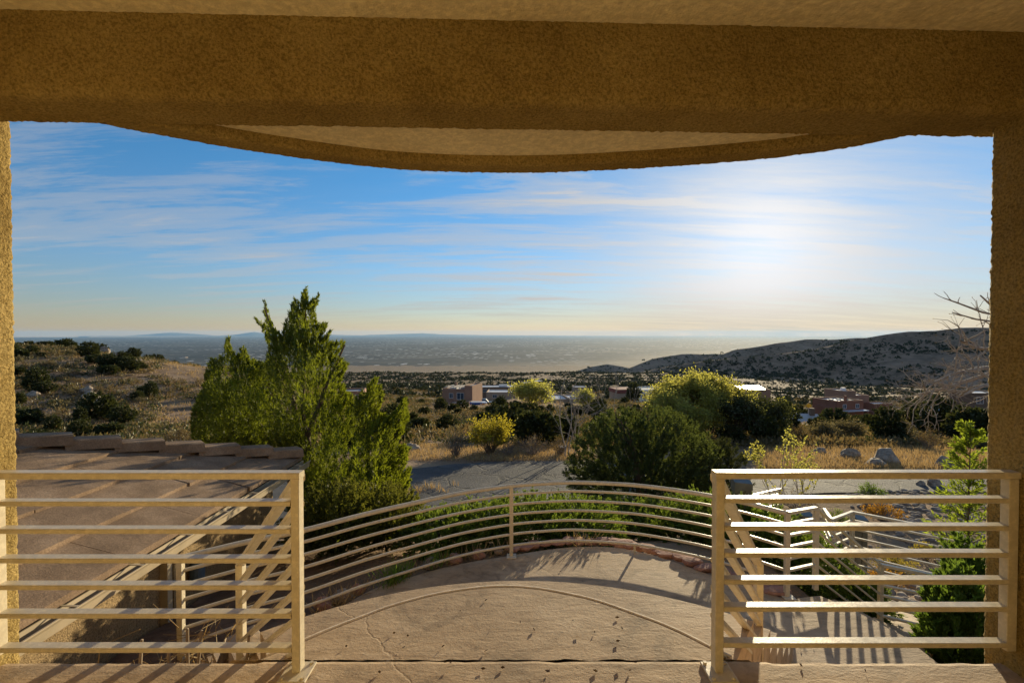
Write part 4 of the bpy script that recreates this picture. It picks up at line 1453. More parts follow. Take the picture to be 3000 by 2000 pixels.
# ---- generic dense evergreen: crown from an ellipsoid-like outline of sprays
def evergreen(rng, h, w_, n, per, ln, wd, slen, spread=0.6, shape='mound', lumps=7, upb=0.5):
    B, D, L = [], [], []
    lc = rng.normal(size=(lumps, 3))
    lc /= np.linalg.norm(lc, axis=1)[:, None]
    lc[:, 2] = np.abs(lc[:, 2])
    la = rng.uniform(0.06, 0.24, lumps)
    while len(B) < n:
        d = rng.normal(size=3)
        d /= np.linalg.norm(d)
        if d[2] < -0.62:
            continue
        rad = 0.80 + sum(a * max(0.0, float(np.dot(d, c))) ** 6 * 2.0 for a, c in zip(la, lc)) - 0.10 * abs(mnoise.noise(Vector(d * 3.1)))
        rad = min(rad, 1.06)
        s = rng.random() ** 0.30
        if shape == 'mound':
            p = np.array([d[0] * w_ / 2, d[1] * w_ / 2, 0]) * rad * s
            p[2] = h * 0.40 + d[2] * h * 0.56 * rad * s
        elif shape == 'cone':
            zz_ = rng.random() ** 0.8
            rr = (1 - zz_) ** 0.75 * (0.8 + 0.35 * rng.random()) * s
            p = np.array([d[0], d[1], 0]) / max(0.1, math.hypot(d[0], d[1])) * rr * w_ / 2
            p[2] = zz_ * h
        o = np.array([d[0], d[1], max(-0.2, d[2])])
        dd = o + np.array([0, 0, upb]) + rng.normal(size=3) * 0.28
        dd /= np.linalg.norm(dd)
        l = slen * rng.uniform(0.6, 1.3)
        B.append(p - dd * l * 0.6)
        D.append(dd)
        L.append(l)
    B, D, L = np.array(B), np.array(D), np.array(L)
    B[:, 2] = np.maximum(B[:, 2], 0.02)
    return sprays(B, D, L, per, ln, wd, spread, rng)


def simple_trunk(h, r, seed, n=5, spread=0.25):
    rnd = random.Random(seed)
    S = []
    for k in range(n):
        a = rnd.uniform(0, 6.28)
        p = np.array([0, 0, -0.15])
        q = np.array([math.cos(a) * spread * h * 0.3, math.sin(a) * spread * h * 0.3, h * 0.45])
        e = np.array([math.cos(a) * spread * h, math.sin(a) * spread * h, h * 0.85])
        S += [(*p, *q, r, r * 0.6), (*q, *e, r * 0.6, r * 0.2)]
    return segs(S, 5)


rng = np.random.default_rng(11)
# the rounded pine in the middle
px_, py_ = at_y(1895, 1480, 12.6)[0], 12.9
pz_ = T(px_, py_)
pv_, pf_ = evergreen(rng, 3.0, 4.0, 2600, 50, 0.075, 0.017, 0.22, 0.8, 'mound', 14, 0.5)
plant('pine_tree', (px_, py_, pz_), 'broad rounded dark pine standing at the road edge behind the curved railing', 'pine', None, (pv_, pf_), M['pine'], simple_trunk(3.2, 0.10, 3, 6, 0.3))
# right shoulder of the pine, a second smaller one
pv_, pf_ = evergreen(rng, 2.1, 1.9, 700, 44, 0.075, 0.017, 0.22, 0.8, 'mound', 8, 0.5)
q = at_y(2085, 1400, 13.6)
plant('pine_tree', (q[0], 13.6, T(q[0], 13.6)), 'small loose pine against the right side of the broad rounded pine', 'pine', None, (pv_, pf_), M['juniper_dark'], simple_trunk(2.2, 0.06, 4, 4, 0.25))

M['juniper_mid'] = leaf_mat('olive_juniper_leaf', (0.075, 0.088, 0.02), (0.036, 0.048, 0.014), (0.27, 0.27, 0.03), 0.4)
# ---- low spreading junipers behind the curved railing
for i, (u, v, y, w_, h) in enumerate([(1300, 1560, 6.7, 1.2, 0.72), (1420, 1520, 7.05, 1.3, 0.78), (1560, 1500, 7.35, 1.5, 0.86), (1690, 1490, 7.6, 1.6, 0.86), (1840, 1490, 8.3, 1.9, 0.85), (1970, 1500, 8.1, 1.9, 0.85), (2090, 1520, 7.7, 1.7, 0.9), (2200, 1560, 7.0, 1.5, 0.95), (2330, 1600, 6.5, 1.3, 0.95), (985, 1640, 6.5, 1.3, 1.3), (1120, 1610, 6.9, 1.3, 1.1), (2480, 1640, 6.9, 1.1, 0.75)]):
    x = at_y(u, v, y)[0]
    z = T(x, y)
    if i in (9, 10):
        cv, cf = evergreen(rng, h * 0.8, w_, 900, 44, 0.04, 0.014, 0.18, 0.6, 'mound', 9, 0.3)
    else:
        cv, cf = evergreen(rng, h * 0.8, w_, 620, 34, 0.045, 0.016, 0.20, 0.5, 'mound', 9, 0.15)
    where = ['at its left', 'left of its post', 'right of its post', 'near its middle', 'right of the middle', 'below the pine', 'at its right', 'behind the slanting right railing', 'behind the zigzag railings', 'under the big juniper', 'between the big juniper and the post', 'beside the lower stairs'][i]
    plant('spreading_juniper', (x, y, z), 'low spreading green juniper behind the curved railing, ' + where, 'shrub', 'low junipers in the planting bed', (cv, cf), M['juniper_mid' if i in (9, 10) else 'ground_juniper'], simple_trunk(0.5, 0.025, i, 4, 0.6), crown_name='foliage', wood_name='stem')

# ---- arborvitae at the right, and the thin young conifer behind it
q = at_y(2815, 1900, 4.5)
cv, cf = evergreen(rng, 1.75, 0.70, 800, 44, 0.055, 0.02, 0.20, 0.5, 'mound', 10, 0.9)
plant('arborvitae', (q[0], 4.5, T(q[0], 4.5) - 0.1), 'dense upright green arborvitae behind the right end of the right railing', 'arborvitae', None, (cv, cf), M['arbor'], simple_trunk(1.7, 0.04, 8, 5, 0.15))
q = at_y(2800, 1500, 5.6)
cv, cf = evergreen(rng, 1.9, 0.62, 520, 40, 0.055, 0.02, 0.20, 0.5, 'mound', 8, 0.9)
plant('arborvitae', (q[0] + 0.08, 5.5, T(q[0], 5.5) - 0.1), 'second green arborvitae, set behind the dense one beside the right pillar', 'arborvitae', None, (cv, cf), M['arbor'], simple_trunk(1.3, 0.04, 9, 5, 0.15))
rng2 = np.random.default_rng(8)
q = at_y(2835, 1300, 6.6)
x0, y0 = q[0], 6.6
gz = T(x0, y0)
topz = at_y(2845, 1255, 6.6)[2]
B, D, L, S = [], [], [], [(0, 0, -.1, 0.04, 0, topz - gz, 0.03, 0.005)]
for i in range(95):
    s = rng2.random()
    zz_ = (topz - gz) * (0.25 + 0.75 * s)
    a = rng2.uniform(0, 6.28)
    l = (1 - s) * 0.55 + 0.12
    d = np.array([math.cos(a), math.sin(a), 0.75])
    d /= np.linalg.norm(d)
    B.append([0.03, 0, zz_]); D.append(d); L.append(l)
    S.append((0.03, 0, zz_, *(np.array([0.03, 0, zz_]) + d * l), 0.006, 0.002))
plant('young_conifer', (x0, y0, gz), 'thin bright yellow-green young conifer beside the right pillar', 'conifer', None, sprays(np.array(B), np.array(D), np.array(L), 40, 0.065, 0.022, 0.7, rng2), M['bright'], segs(S, 4))

# ---- bare tree whose twigs reach in from behind the right pillar
rnd = random.Random(12)
tx, ty = 8.6, 7.4
gz = T(tx, ty)
S, tips = [], []
def P3(u, v, y):
    return at_y(u, v, y) - np.array([tx, ty, gz])
trunk = [np.array([0, 0, -0.1]), np.array([0.05, 0, 1.2]), np.array([-0.05, 0.02, 2.2]), P3(3090, 1085, 7.4), P3(3060, 960, 7.4)]
for i in range(4):
    S.append((*trunk[i], *trunk[i + 1], 0.11 - 0.02 * i, 0.09 - 0.02 * i))
limbs = [[P3(3090, 1085, 7.4), P3(2960, 1072, 7.3), P3(2880, 1078, 7.1), P3(2800, 1092, 6.9), P3(2735, 1120, 6.8)],
         [P3(3080, 1040, 7.4), P3(2950, 1030, 7.2), P3(2870, 1020, 7.0), P3(2815, 1000, 6.9)],
         [P3(3060, 960, 7.4), P3(2960, 930, 7.2), P3(2880, 915, 7.0), P3(2800, 885, 6.8), P3(2765, 873, 6.8)],
         [P3(3060, 960, 7.4), P3(2970, 950, 7.2), P3(2860, 935, 7.0), P3(2790, 915, 6.9)],
         [P3(2960, 930, 7.2), P3(2910, 900, 7.0), P3(2872, 865, 7.0)],
         [P3(3090, 1085, 7.4), P3(2970, 1110, 7.0), P3(2880, 1130, 6.8), P3(2800, 1165, 6.7)],
         [P3(3085, 1060, 7.4), P3(2930, 1085, 7.5), P3(2850, 1110, 7.4), P3(2760, 1140, 7.3), P3(2690, 1155, 7.2)]]
for li, lb in enumerate(limbs):
    for i in range(len(lb) - 1):
        r0, r1 = 0.042 * (1 - i / len(lb)) + 0.006, 0.042 * (1 - (i + 1) / len(lb)) + 0.005
        if li in (2, 3, 4):
            r0, r1 = r0 * 0.5, r1 * 0.5
        S.append((*lb[i], *lb[i + 1], r0, r1))
        if i == 0 or li in (2, 3, 4):
            if li in (2, 3, 4) and i > 0:
                for _ in range(2):
                    d = unit(lb[i + 1] - lb[i]) + np.array([rnd.gauss(0, .35), rnd.gauss(0, .3), rnd.gauss(0.25, .3)])
                    skeleton(lb[i] + (lb[i + 1] - lb[i]) * rnd.random(), unit(d), 0.18, 0.006, 0, rnd, S, tips)
            continue
        for _ in range(4):
            d = unit(lb[i + 1] - lb[i]) * 0.7 + np.array([rnd.gauss(-0.1, .5), rnd.gauss(0, .5), rnd.gauss(0.0, .55)])
            skeleton(lb[i] + (lb[i + 1] - lb[i]) * rnd.random(), unit(d), 0.34, 0.013, 2, rnd, S, tips, (1, 3), 0.4, (0.55, 0.85), -0.02, 3, 0.2)
tipa = np.array(tips)
bv, bf = leaves(tipa[:, :3], unit(tipa[:, 3:]), 0.022, 0.012, rng)
t_ = plant('bare_tree', (tx, ty, gz), 'bare pale-branched tree reaching in from behind the right pillar', 'tree', None, (bv, bf), M['brownbush'], segs(S, 5), M['bark_pale'], crown_name='buds')
for ch in t_.children:
    if ch.name.startswith('buds'):
        tag(ch, kind='stuff')

# ---- thin yellow-leaved sapling beside the railings
def sapling(u, v, y, h, label, seed, lf=0.05, mat_='elm', n=3, leafn=1.0):
    rnd = random.Random(seed)
    x = at_y(u, v, y)[0]
    gz = T(x, y)
    S, tips = [], []
    for k in range(n):
        d = np.array([rnd.gauss(0, .12), rnd.gauss(0, .12), 1.0])
        skeleton((rnd.gauss(0, .05), rnd.gauss(0, .05), -0.05), unit(d), h * 0.45, 0.018, 3, rnd, S, tips, (1, 3), 0.28, (0.5, 0.75), 0.12, 3, 0.08)
    Sa = np.array(S)
    Sa = Sa[Sa[:, 6] < 0.012]
    k = np.random.default_rng(seed).integers(0, len(Sa), int(len(Sa) * 2.5 * leafn))
    r2 = np.random.default_rng(seed + 1)
    f = r2.random((len(k), 1))
    pos = Sa[k, :3] * (1 - f) + Sa[k, 3:6] * f
    dd = unit(unit(Sa[k, 3:6] - Sa[k, :3]) + r2.normal(size=(len(k), 3)) * 0.7)
    return plant('sapling', (x, y, gz), label, 'sapling', None, leaves(pos, dd, lf, lf * 0.6, r2), M[mat_], segs(S, 4), M['bark_pale'], crown_name='leaves', wood_name='stem')


sapling(2290, 1480, 11.6, 2.6, 'thin sapling with sparse yellow leaves in front of the driveway', 31, 0.07)
sapling(2350, 1480, 12.4, 1.9, 'smaller sparse yellow-leaved sapling right of the thin one', 32, 0.06, leafn=0.7)

# ---- pale green elm and neighbours beyond the road
def deciduous(u, v_base, y, h, w_, label, seed, mat_, lf, dens, bark='bark', name='elm_tree', cat='tree'):
    rnd = random.Random(seed)
    r2 = np.random.default_rng(seed)
    x = at_y(u, v_base, y)[0]
    gz = T(x, y)
    S, tips = [], []
    for k in range(4):
        a = k * 1.57 + rnd.uniform(-.4, .4)
        d = unit(np.array([math.cos(a) * 0.42, math.sin(a) * 0.42, 1.0]))
        skeleton((0, 0, -0.1), d, h * 0.42, 0.022 * h, 4, rnd, S, tips, (2, 3), 0.36, (0.60, 0.78), 0.05, 3, 0.12)
    S = np.array(S)
    # fit to the wanted outline
    mx = np.percentile(np.abs(S[:, [3, 4]]), 97)
    mz = np.percentile(S[:, 5], 99.3)
    sx_, sz_ = (w_ / 2) / mx, h / mz
    for c in (0, 1, 3, 4):
        S[:, c] *= sx_
    for c in (2, 5):
        S[:, c] *= sz_
    thin = S[S[:, 6] < 0.004 * h]
    k = r2.integers(0, len(thin), dens)
    f = r2.random((dens, 1))
    pos = thin[k, :3] * (1 - f) + thin[k, 3:6] * f + r2.normal(size=(dens, 3)) * lf * 1.5
    dd = unit(r2.normal(size=(dens, 3)) + np.array([0, 0, 0.3]))
    return plant(name, (x, y, gz), label, cat, None, leaves(pos, dd, lf * (0.6 + 0.8 * r2.random(dens)), lf * 0.7, r2), M[mat_], segs(S, 4), M[bark])


deciduous(2075, 1300, 29, 3.9, 5.0, 'big pale yellow-green elm behind the rounded pine', 41, 'elm', 0.125, 26000)
deciduous(1965, 1300, 26, 2.7, 3.0, 'smaller pale green elm joined to the left side of the big elm', 43, 'elm', 0.12, 9000)
deciduous(1560, 1215, 105, 5.4, 7.2, 'round pale yellow willow left of the flat-roofed tan house', 44, 'willow', 0.42, 4200, name='willow_tree')
deciduous(1712, 1215, 100, 3.0, 2.6, 'small bright pale green tree in front of the flat-roofed tan house', 45, 'willow', 0.38, 2200, name='willow_tree')
deciduous(2290, 1195, 95, 3.6, 3.3, 'round bright green tree right of the sparkling roof', 46, 'elm', 0.36, 2400)
deciduous(2215, 1270, 30, 2.7, 3.2, 'dark brownish open tree right of the big elm', 47, 'juniper_dark', 0.13, 9000, name='dark_tree')
deciduous(2160, 1320, 27, 2.6, 2.4, 'dark narrow tree with two bare stems right of the pine', 48, 'juniper_dark', 0.13, 7000, name='dark_tree')
deciduous(2180, 1180, 112, 3.2, 6.0, 'bushy golden tree under the sparkling roof', 49, 'willow', 0.4, 2600, name='willow_tree')

# bare grey saplings left of the pine and bare trees right
for i, (u, v, y, h, lab) in enumerate([(1662, 1330, 20.6, 3.6, 'tall thin bare sapling with grey stems left of the pine'), (1690, 1325, 20.8, 3.0, 'second thin bare sapling just right of the tall bare one'), (1790, 1250, 45, 5.0, 'pale bare tree right of the flat-roofed tan house'),
                                       (2620, 1240, 62, 4.6, 'spreading bare grey tree in front of the red adobe house'), (2660, 1235, 66, 3.6, 'second bare grey tree right of the spreading one')]):
    rnd = random.Random(60 + i)
    x = at_y(u, v, y)[0]
    S, tips = [], []
    for k in range(3 if i < 2 else 5):
        sp = 0.10 if i < 2 else 0.5
        d = unit(np.array([rnd.gauss(0, sp), rnd.gauss(0, sp), 1.0]))
        skeleton((rnd.gauss(0, .1), rnd.gauss(0, .1), -0.1), d, h * 0.45, 0.008 * h, 2 if i < 3 else 3, rnd, S, tips, (2, 3), 0.3, (0.55, 0.75), 0.06, 3, 0.10)
    S = np.array(S)
    k_ = h / S[:, 5].max()
    S[:, :6] *= k_
    plant('bare_tree', (x, y, T(x, y)), lab, 'bare tree', None, None, None, segs(S, 4), M['bark_pale'], wood_name='branches')

# ---- shrubs: named ones at the road, then scatter
def shrub_mesh(rng, h, w_, stems, leafn, lf, twig_only=False):
    S = []
    for k in range(stems):
        a = rng.uniform(0, 6.28)
        sp = rng.random() ** 0.6
        l = h * rng.uniform(0.6, 1.0)
        p0 = np.array([rng.normal() * 0.06, rng.normal() * 0.06, -0.05])
        p1 = np.array([math.cos(a) * sp * w_ * 0.28, math.sin(a) * sp * w_ * 0.28, l * 0.5 * (1.1 - 0.3 * sp)])
        p2 = np.array([math.cos(a) * sp * w_ * 0.5, math.sin(a) * sp * w_ * 0.5, l * (1.05 - 0.45 * sp * sp)])
        S.append((*p0, *p1, 0.008 * h + 0.003, 0.005 * h + 0.002))
        S.append((*p1, *p2, 0.005 * h + 0.002, 0.002))
        for _ in range(4):
            f = rng.uniform(0.1, 0.95)
            b = p1 + (p2 - p1) * f
            e = b + unit((p2 - p1) + rng.normal(size=3) * 0.55 * np.linalg.norm(p2 - p1)) * h * rng.uniform(0.12, 0.3)
            S.append((*b, *e, 0.003 * h + 0.0015, 0.0012))
    Sa = np.array(S)
    th = Sa[Sa[:, 6] < 0.0056 * h + 0.0025]
    k = rng.integers(0, len(th), leafn)
    f = rng.random((leafn, 1))
    pos = th[k, :3] * (1 - f) + th[k, 3:6] * f + rng.normal(size=(leafn, 3)) * lf * 0.6
    dd = unit(unit(th[k, 3:6] - th[k, :3]) + rng.normal(size=(leafn, 3)) * 0.7)
    return leaves(pos, dd, lf * (0.6 + 0.8 * rng.random(leafn)), lf * 0.4, rng), segs(Sa, 3)


def named_shrub(u, v, y, h, w_, lab, mat_, seed, lf=0.06, leafn=2200, stems=40, name='shrub', cat='shrub', wood='twig'):
    r2 = np.random.default_rng(seed)
    x = at_y(u, v, y)[0]
    cr_, wd_ = shrub_mesh(r2, h, w_, stems, leafn, lf)
    return plant(name, (x, y, T(x, y)), lab, cat, None, cr_, M[mat_], wd_, M[wood], crown_name='foliage', wood_name='stems')


named_shrub(1435, 1345, 22.0, 1.75, 2.1, 'bright golden-yellow rounded shrub standing at the far road edge', 'yellow_shrub', 70, 0.11, 5200, 60)
named_shrub(1335, 1370, 20.9, 1.35, 1.25, 'dark spiny cholla cactus bush left of the golden shrub', 'sage', 71, 0.06, 700, 46, 'cholla', 'cactus', 'twig_grey')
named_shrub(1560, 1335, 21.2, 0.95, 1.7, 'grey leafless twiggy bush right of the golden shrub', 'brownbush', 72, 0.05, 900, 70, wood='twig_grey')
named_shrub(1490, 1350, 21.0, 0.65, 1.3, 'low grey twig bush under the golden shrub', 'brownbush', 73, 0.05, 500, 50, wood='twig_grey')
named_shrub(1640, 1340, 21.4, 0.8, 1.2, 'tan twiggy bush at the foot of the bare saplings', 'brownbush', 74, 0.06, 900, 50)
named_shrub(1140, 1420, 14.5, 1.3, 1.1, 'pale straw-coloured bush at the right foot of the big juniper', 'sage', 75, 0.06, 1200, 50)
named_shrub(2480, 1250, 30, 1.35, 2.2, 'feathery olive-grey bush above the split boulder', 'sage', 76, 0.13, 2800, 70)
named_shrub(2410, 1290, 29, 1.2, 1.7, 'rounded olive-tan bush left of the feathery one', 'sage', 77, 0.12, 2300, 60)
named_shrub(2720, 1345, 23, 1.1, 1.0, 'small reddish-tan twiggy bush among the right boulders', 'brownbush', 78, 0.07, 900, 40)
named_shrub(2625, 1310, 28, 1.35, 2.0, 'brown-olive bush behind the biggest humped boulder', 'sage', 79, 0.13, 2400, 60)
named_shrub(2590, 1470, 12.6, 0.45, 0.9, 'orange-flowered low plant in the gravel bed', 'flower', 80, 0.06, 900, 40, 'flowering_plant', 'plant')
named_shrub(2615, 1530, 9.8, 0.40, 0.9, 'yellow-flowered low plant beside the bent railing', 'yflower', 81, 0.05, 1000, 40, 'flowering_plant', 'plant')
named_shrub(2600, 1585, 8.9, 0.32, 0.8, 'orange-brown low plant in front of the yellow-flowered one', 'flower', 82, 0.05, 700, 40, 'flowering_plant', 'plant')
named_shrub(2715, 1525, 10.5, 0.42, 0.6, 'yellow-green low plant right of the gravel bed', 'yflower', 83, 0.05, 600, 40, 'flowering_plant', 'plant')
named_shrub(2555, 1445, 14.4, 0.5, 0.7, 'dark green low bush at the driveway edge of the gravel bed', 'arbor', 84, 0.06, 900, 40)
named_shrub(2460, 1480, 12.2, 0.4, 0.6, 'yellowish-green low bush left of the gravel bed', 'ground_juniper', 85, 0.05, 700, 40)
named_shrub(2330, 1455, 13.6, 0.5, 1.5, 'low dark twiggy bush at the near edge of the driveway', 'brownbush', 86, 0.05, 700, 60, wood='twig_grey')
named_shrub(1650, 1500, 10.3, 0.55, 2.2, 'dark leafless twig hedge between the curved railing and the road', 'brownbush', 87, 0.04, 600, 90, wood='twig_grey')

# ---- scattered junipers and scrub on the slopes
HOUSE_SPOTS = []      # filled below by the houses: (x, y, radius)


# ------------------------------------------------------------------ houses on the slope
class HB:
    """a house with local axes: x right, y away, z up, turned by rot about its base"""
    def __init__(self, name, u, v, y, rot, label, cat='house', zoff=0.0):
        p = at_y(u, v, y)
        self.o = np.array([p[0], y, p[2]])
        self.t = thing(name, self.o, label, cat)
        self.t.rotation_euler = (0, 0, R(rot))

    def part(self, name, mat, boxes, parent=None, bev=0):
        b = MB()
        for q in boxes:
            b.box(*q)
        o = mobj(name, b.v, b.f, M[mat], parent or self.t, local=True)
        return o

    def block(self, x0, x1, y0, y1, h, mat, roofmat, par=0.35, z0=-3.0):
        w_ = self.part('wall', mat, [(x0, x1, y0, y1, z0, h - par)])
        r = self.part('roof', roofmat, [(x0 + .25, x1 - .25, y0 + .25, y1 - .25, h - par, h - par + 0.06)])
        self.part('parapet', mat, [(x0, x1, y0, y0 + .25, h - par, h), (x0, x1, y1 - .25, y1, h - par, h), (x0, x0 + .25, y0 + .25, y1 - .25, h - par, h), (x1 - .25, x1, y0 + .25, y1 - .25, h - par, h)], r)
        return w_

    def window(self, x, z, w_, h, y, face='y'):
        f = 0.08
        if face == 'y':
            o = self.part('window', 'trim', [(x - w_ / 2 - f, x + w_ / 2 + f, y - 0.05, y + 0.02, z - f, z), (x - w_ / 2 - f, x + w_ / 2 + f, y - 0.05, y + 0.02, z + h, z + h + f), (x - w_ / 2 - f, x - w_ / 2, y - 0.05, y + 0.02, z, z + h), (x + w_ / 2, x + w_ / 2 + f, y - 0.05, y + 0.02, z, z + h), (x - 0.03, x + 0.03, y - 0.04, y + 0.02, z, z + h)])
            self.part('pane', 'glass', [(x - w_ / 2, x + w_ / 2, y - 0.025, y + 0.02, z, z + h)], o)
        else:
            o = self.part('window', 'trim', [(y - 0.05, y + 0.05, x - w_ / 2 - f, x + w_ / 2 + f, z - f, z), (y - 0.05, y + 0.05, x - w_ / 2 - f, x + w_ / 2 + f, z + h, z + h + f), (y - 0.05, y + 0.05, x - w_ / 2 - f, x - w_ / 2, z, z + h), (y - 0.05, y + 0.05, x + w_ / 2, x + w_ / 2 + f, z, z + h)])
            self.part('pane', 'glass', [(y - 0.025, y + 0.025, x - w_ / 2, x + w_ / 2, z, z + h)], o)


def spot(h, r):
    HOUSE_SPOTS.append((h.o[0], h.o[1], r))


# two-storey adobe with roof beams
h = HB('adobe_house', 1345, 1201, 130, -16, 'two-storey pinkish adobe house with roof beams and terrace, left of centre')
h.block(-4.5, 2.6, -1, 6, 5.9, 'adobe', 'grey_roof')
h.block(2.4, 4.6, -2.0, 6, 7.0, 'adobe', 'grey_roof')
h.block(-1.5, 3.2, -4.4, -0.9, 2.6, 'adobe', 'white_roof')
h.block(3.0, 5.0, -5.2, -1.8, 3.2, 'adobe', 'grey_roof')
for k in range(7):
    h.part('roof_beam', 'wood', [(-3.6 + k * 0.85, -3.4 + k * 0.85, -1.6, 4.6, 6.25, 6.42)])
h.part('roof_unit', 'white_roof', [(-3.0, -1.2, 1.0, 2.6, 5.55, 6.2)])
h.part('roof_unit', 'grey_roof', [(0.3, 1.6, 0.6, 2.0, 5.55, 6.35)])
h.part('chimney', 'adobe', [(-2.6, -2.0, 3.2, 3.8, 5.55, 7.2)])
h.window(-1.9, 3.4, 1.0, 1.2, -1.0)
h.window(0.8, 3.1, 1.9, 1.7, -1.0)
h.window(-0.6, 0.6, 0.9, 0.9, -4.4)
h.part('garage_door', 'trim', [(4.98, 5.06, -4.6, -2.4, -0.6, 1.9)])
spot(h, 11)
# low long houses behind it
h = HB('long_house', 1470, 1152, 200, 4, 'low long brown house behind the willow, with a pale flat roof')
h.block(-10, 9.5, 0, 9, 2.7, 'brown_wall', 'white_roof')
h.part('roof_unit', 'white_roof', [(-1, 2.5, 2, 4, 2.4, 3.4)])
for x in (-7, -2, 4):
    h.window(x, 0.6, 1.6, 1.1, 0)
spot(h, 14)
h = HB('low_house', 1475, 1168, 165, -3, 'low house with a long white flat roof in front of the long brown one')
h.block(-6, 5, 0, 9, 2.3, 'adobe_pale', 'white_roof')
h.part('chimney', 'adobe_pale', [(1.5, 2.3, 3, 3.8, 2.0, 3.3)])
h.window(-3.0, 0.4, 1.4, 1.0, 0)
spot(h, 9)
h = HB('tan_house', 1668, 1203, 124, 6, 'flat-roofed tan house with pale parapets, right of the willow')
h.block(-5.6, 0.0, 0, 10, 3.1, 'adobe_pale', 'white_roof')
h.block(-0.2, 5.6, -1.6, 8, 3.3, 'adobe_pale', 'white_roof')
h.part('roof_unit', 'grey_roof', [(0.6, 1.8, 1, 2.4, 2.95, 3.6)])
h.part('roof_unit', 'grey_roof', [(2.8, 4.2, 2, 3.4, 2.95, 3.7)])
h.window(-3.8, 0.8, 1.8, 1.4, 0)
h.window(2.4, 0.9, 1.4, 1.2, -1.6)
spot(h, 10)
h = HB('white_roofed_house', 1560, 1134, 290, 0, 'distant house with two white roofs behind the willow')
h.block(-6.5, 1, 0, 10, 2.6, 'brown_wall', 'white_roof')
h.block(0.6, 6.5, 2, 12, 3.4, 'brown_wall', 'white_roof')
spot(h, 12)
h = HB('small_house', 1702, 1148, 230, 0, 'small pale distant house above the flat-roofed tan house')
h.block(-3.5, 3.0, 0, 7, 2.4, 'adobe_pale', 'white_roof')
spot(h, 8)
h = HB('gabled_house', 1895, 1172, 150, 10, 'pale blue-grey house wall with flat grey roof left of the elm')
h.block(-3.2, 7, 0, 9, 3.3, 'trim', 'grey_roof')
h.part('annex_roof', 'red_roof', [(-9.5, -3.2, 1.0, 8, 2.2, 3.4)])
h.part('annex_wall', 'adobe_pale', [(-9.3, -3.25, 1.2, 7.8, -3, 2.2)])
h.window(-1, 0.8, 1.3, 1.2, 0)
spot(h, 11)
h = HB('metal_roofed_house', 2205, 1168, 128, -8, 'house with a sparkling metal roof right of the elm')
h.block(-4.5, 4.5, 0, 8, 2.6, 'adobe', 'white_roof')
rb = MB()
rb.add([(-3.2, 0.2, 2.6), (3.4, 0.2, 2.6), (3.4, 5.0, 3.0), (-3.2, 5.0, 3.0), (-3.2, 8.0, 2.6), (3.4, 8.0, 2.6)], [(0, 1, 2, 3), (3, 2, 5, 4)])
mobj('metal_roof', rb.v, rb.f, M['metal_roof'], h.t, local=True)
spot(h, 9)
# red adobe house
h = HB('red_house', 2495, 1232, 116, 14, 'two-storey red adobe house with a white roof and skylights, on the right')
h.block(-4.4, 3.6, 0, 7, 4.9, 'adobe_red', 'white_roof', 0.4)
h.part('porch_roof', 'solar', [(-3.0, 3.5, -1.6, 0.0, 2.5, 2.65)])
h.part('porch_post', 'adobe_red', [(-2.9, -2.6, -1.5, -1.2, -3, 2.5)])
h.part('porch_post', 'adobe_red', [(3.1, 3.4, -1.5, -1.2, -3, 2.5)])
for k in range(6):
    h.part('skylight', 'bluegrey', [(-3.0 + 1.1 * k, -2.3 + 1.1 * k, 1.6 + (k % 2) * 2.2, 2.5 + (k % 2) * 2.2, 4.55, 4.8)])
h.part('chimney', 'adobe_red', [(-1.6, -1.1, 0.3, 0.8, 4.5, 6.1)])
h.window(-2.2, 3.1, 0.9, 0.9, 0)
h.window(1.7, 3.1, 0.9, 0.9, 0)
h.window(-1.2, 0.2, 1.5, 1.3, 0)
h.window(2.3, 0.0, 1.3, 0.9, 0)
h.block(-6.0, -4.3, 0.4, 5, 3.4, 'adobe_red', 'white_roof')
spot(h, 9)
h = HB('brown_house', 2512, 1190, 140, 10, 'brown stepped adobe house behind the red adobe house')
h.block(-4.6, -0.6, 0, 7, 4.6, 'adobe', 'white_roof')
h.block(-1.0, 4.6, 0.6, 7, 3.2, 'adobe', 'white_roof')
h.block(2.0, 8.2, -3.4, 0.4, 1.2, 'adobe_red', 'solar')
h.part('roof_unit', 'white_roof', [(-3.0, -2.0, 2, 3, 4.2, 5.3)])
h.window(0.4, 1.0, 1.0, 1.0, 0.6)
spot(h, 10)
h = HB('long_roofed_house', 2330, 1262, 68, -14, 'long low house with a pale grey metal roof below the red house')
h.part('wall', 'brown_wall', [(-3.6, 3.4, 0, 5, -3, 1.3)])
rb = MB()
rb.add([(-4.0, -0.6, 1.25), (3.8, -0.6, 1.25), (3.8, 3.0, 2.1), (-4.0, 3.0, 2.1), (-4.0, 5.8, 1.2), (3.8, 5.8, 1.2), (-4.0, -0.6, 1.1), (3.8, -0.6, 1.1)],
       [(0, 1, 2, 3), (3, 2, 5, 4), (6, 7, 1, 0)])
mobj('roof', rb.v, rb.f, M['grey_roof'], h.t, local=True)
for k in range(8):
    h.part('roof_seam', 'white_roof', [(-3.6 + k, -3.55 + k, -0.55, -0.5, 1.26, 1.32)])
h.part('chimney', 'brown_wall', [(2.6, 3.2, 2.2, 2.8, 1.5, 3.0)])
h.window(-1.0, 0.0, 1.3, 0.9, 0)
spot(h, 7)
h = HB('far_right_house', 2885, 1186, 120, 0, 'dark house with bright roof edge, cut off by the right pillar')
h.block(-2.8, 6, 0, 7, 3.0, 'brown_wall', 'white_roof')
h.window(-1.2, 0.4, 1.6, 1.6, 0)
spot(h, 8)
h = HB('pergola_house', 560, 1136, 78, -6, 'small brown house with a white roof frame at the foot of the left hill')
h.block(-1.4, 4, 0, 5, 2.0, 'brown_wall', 'white_roof', 0.25)
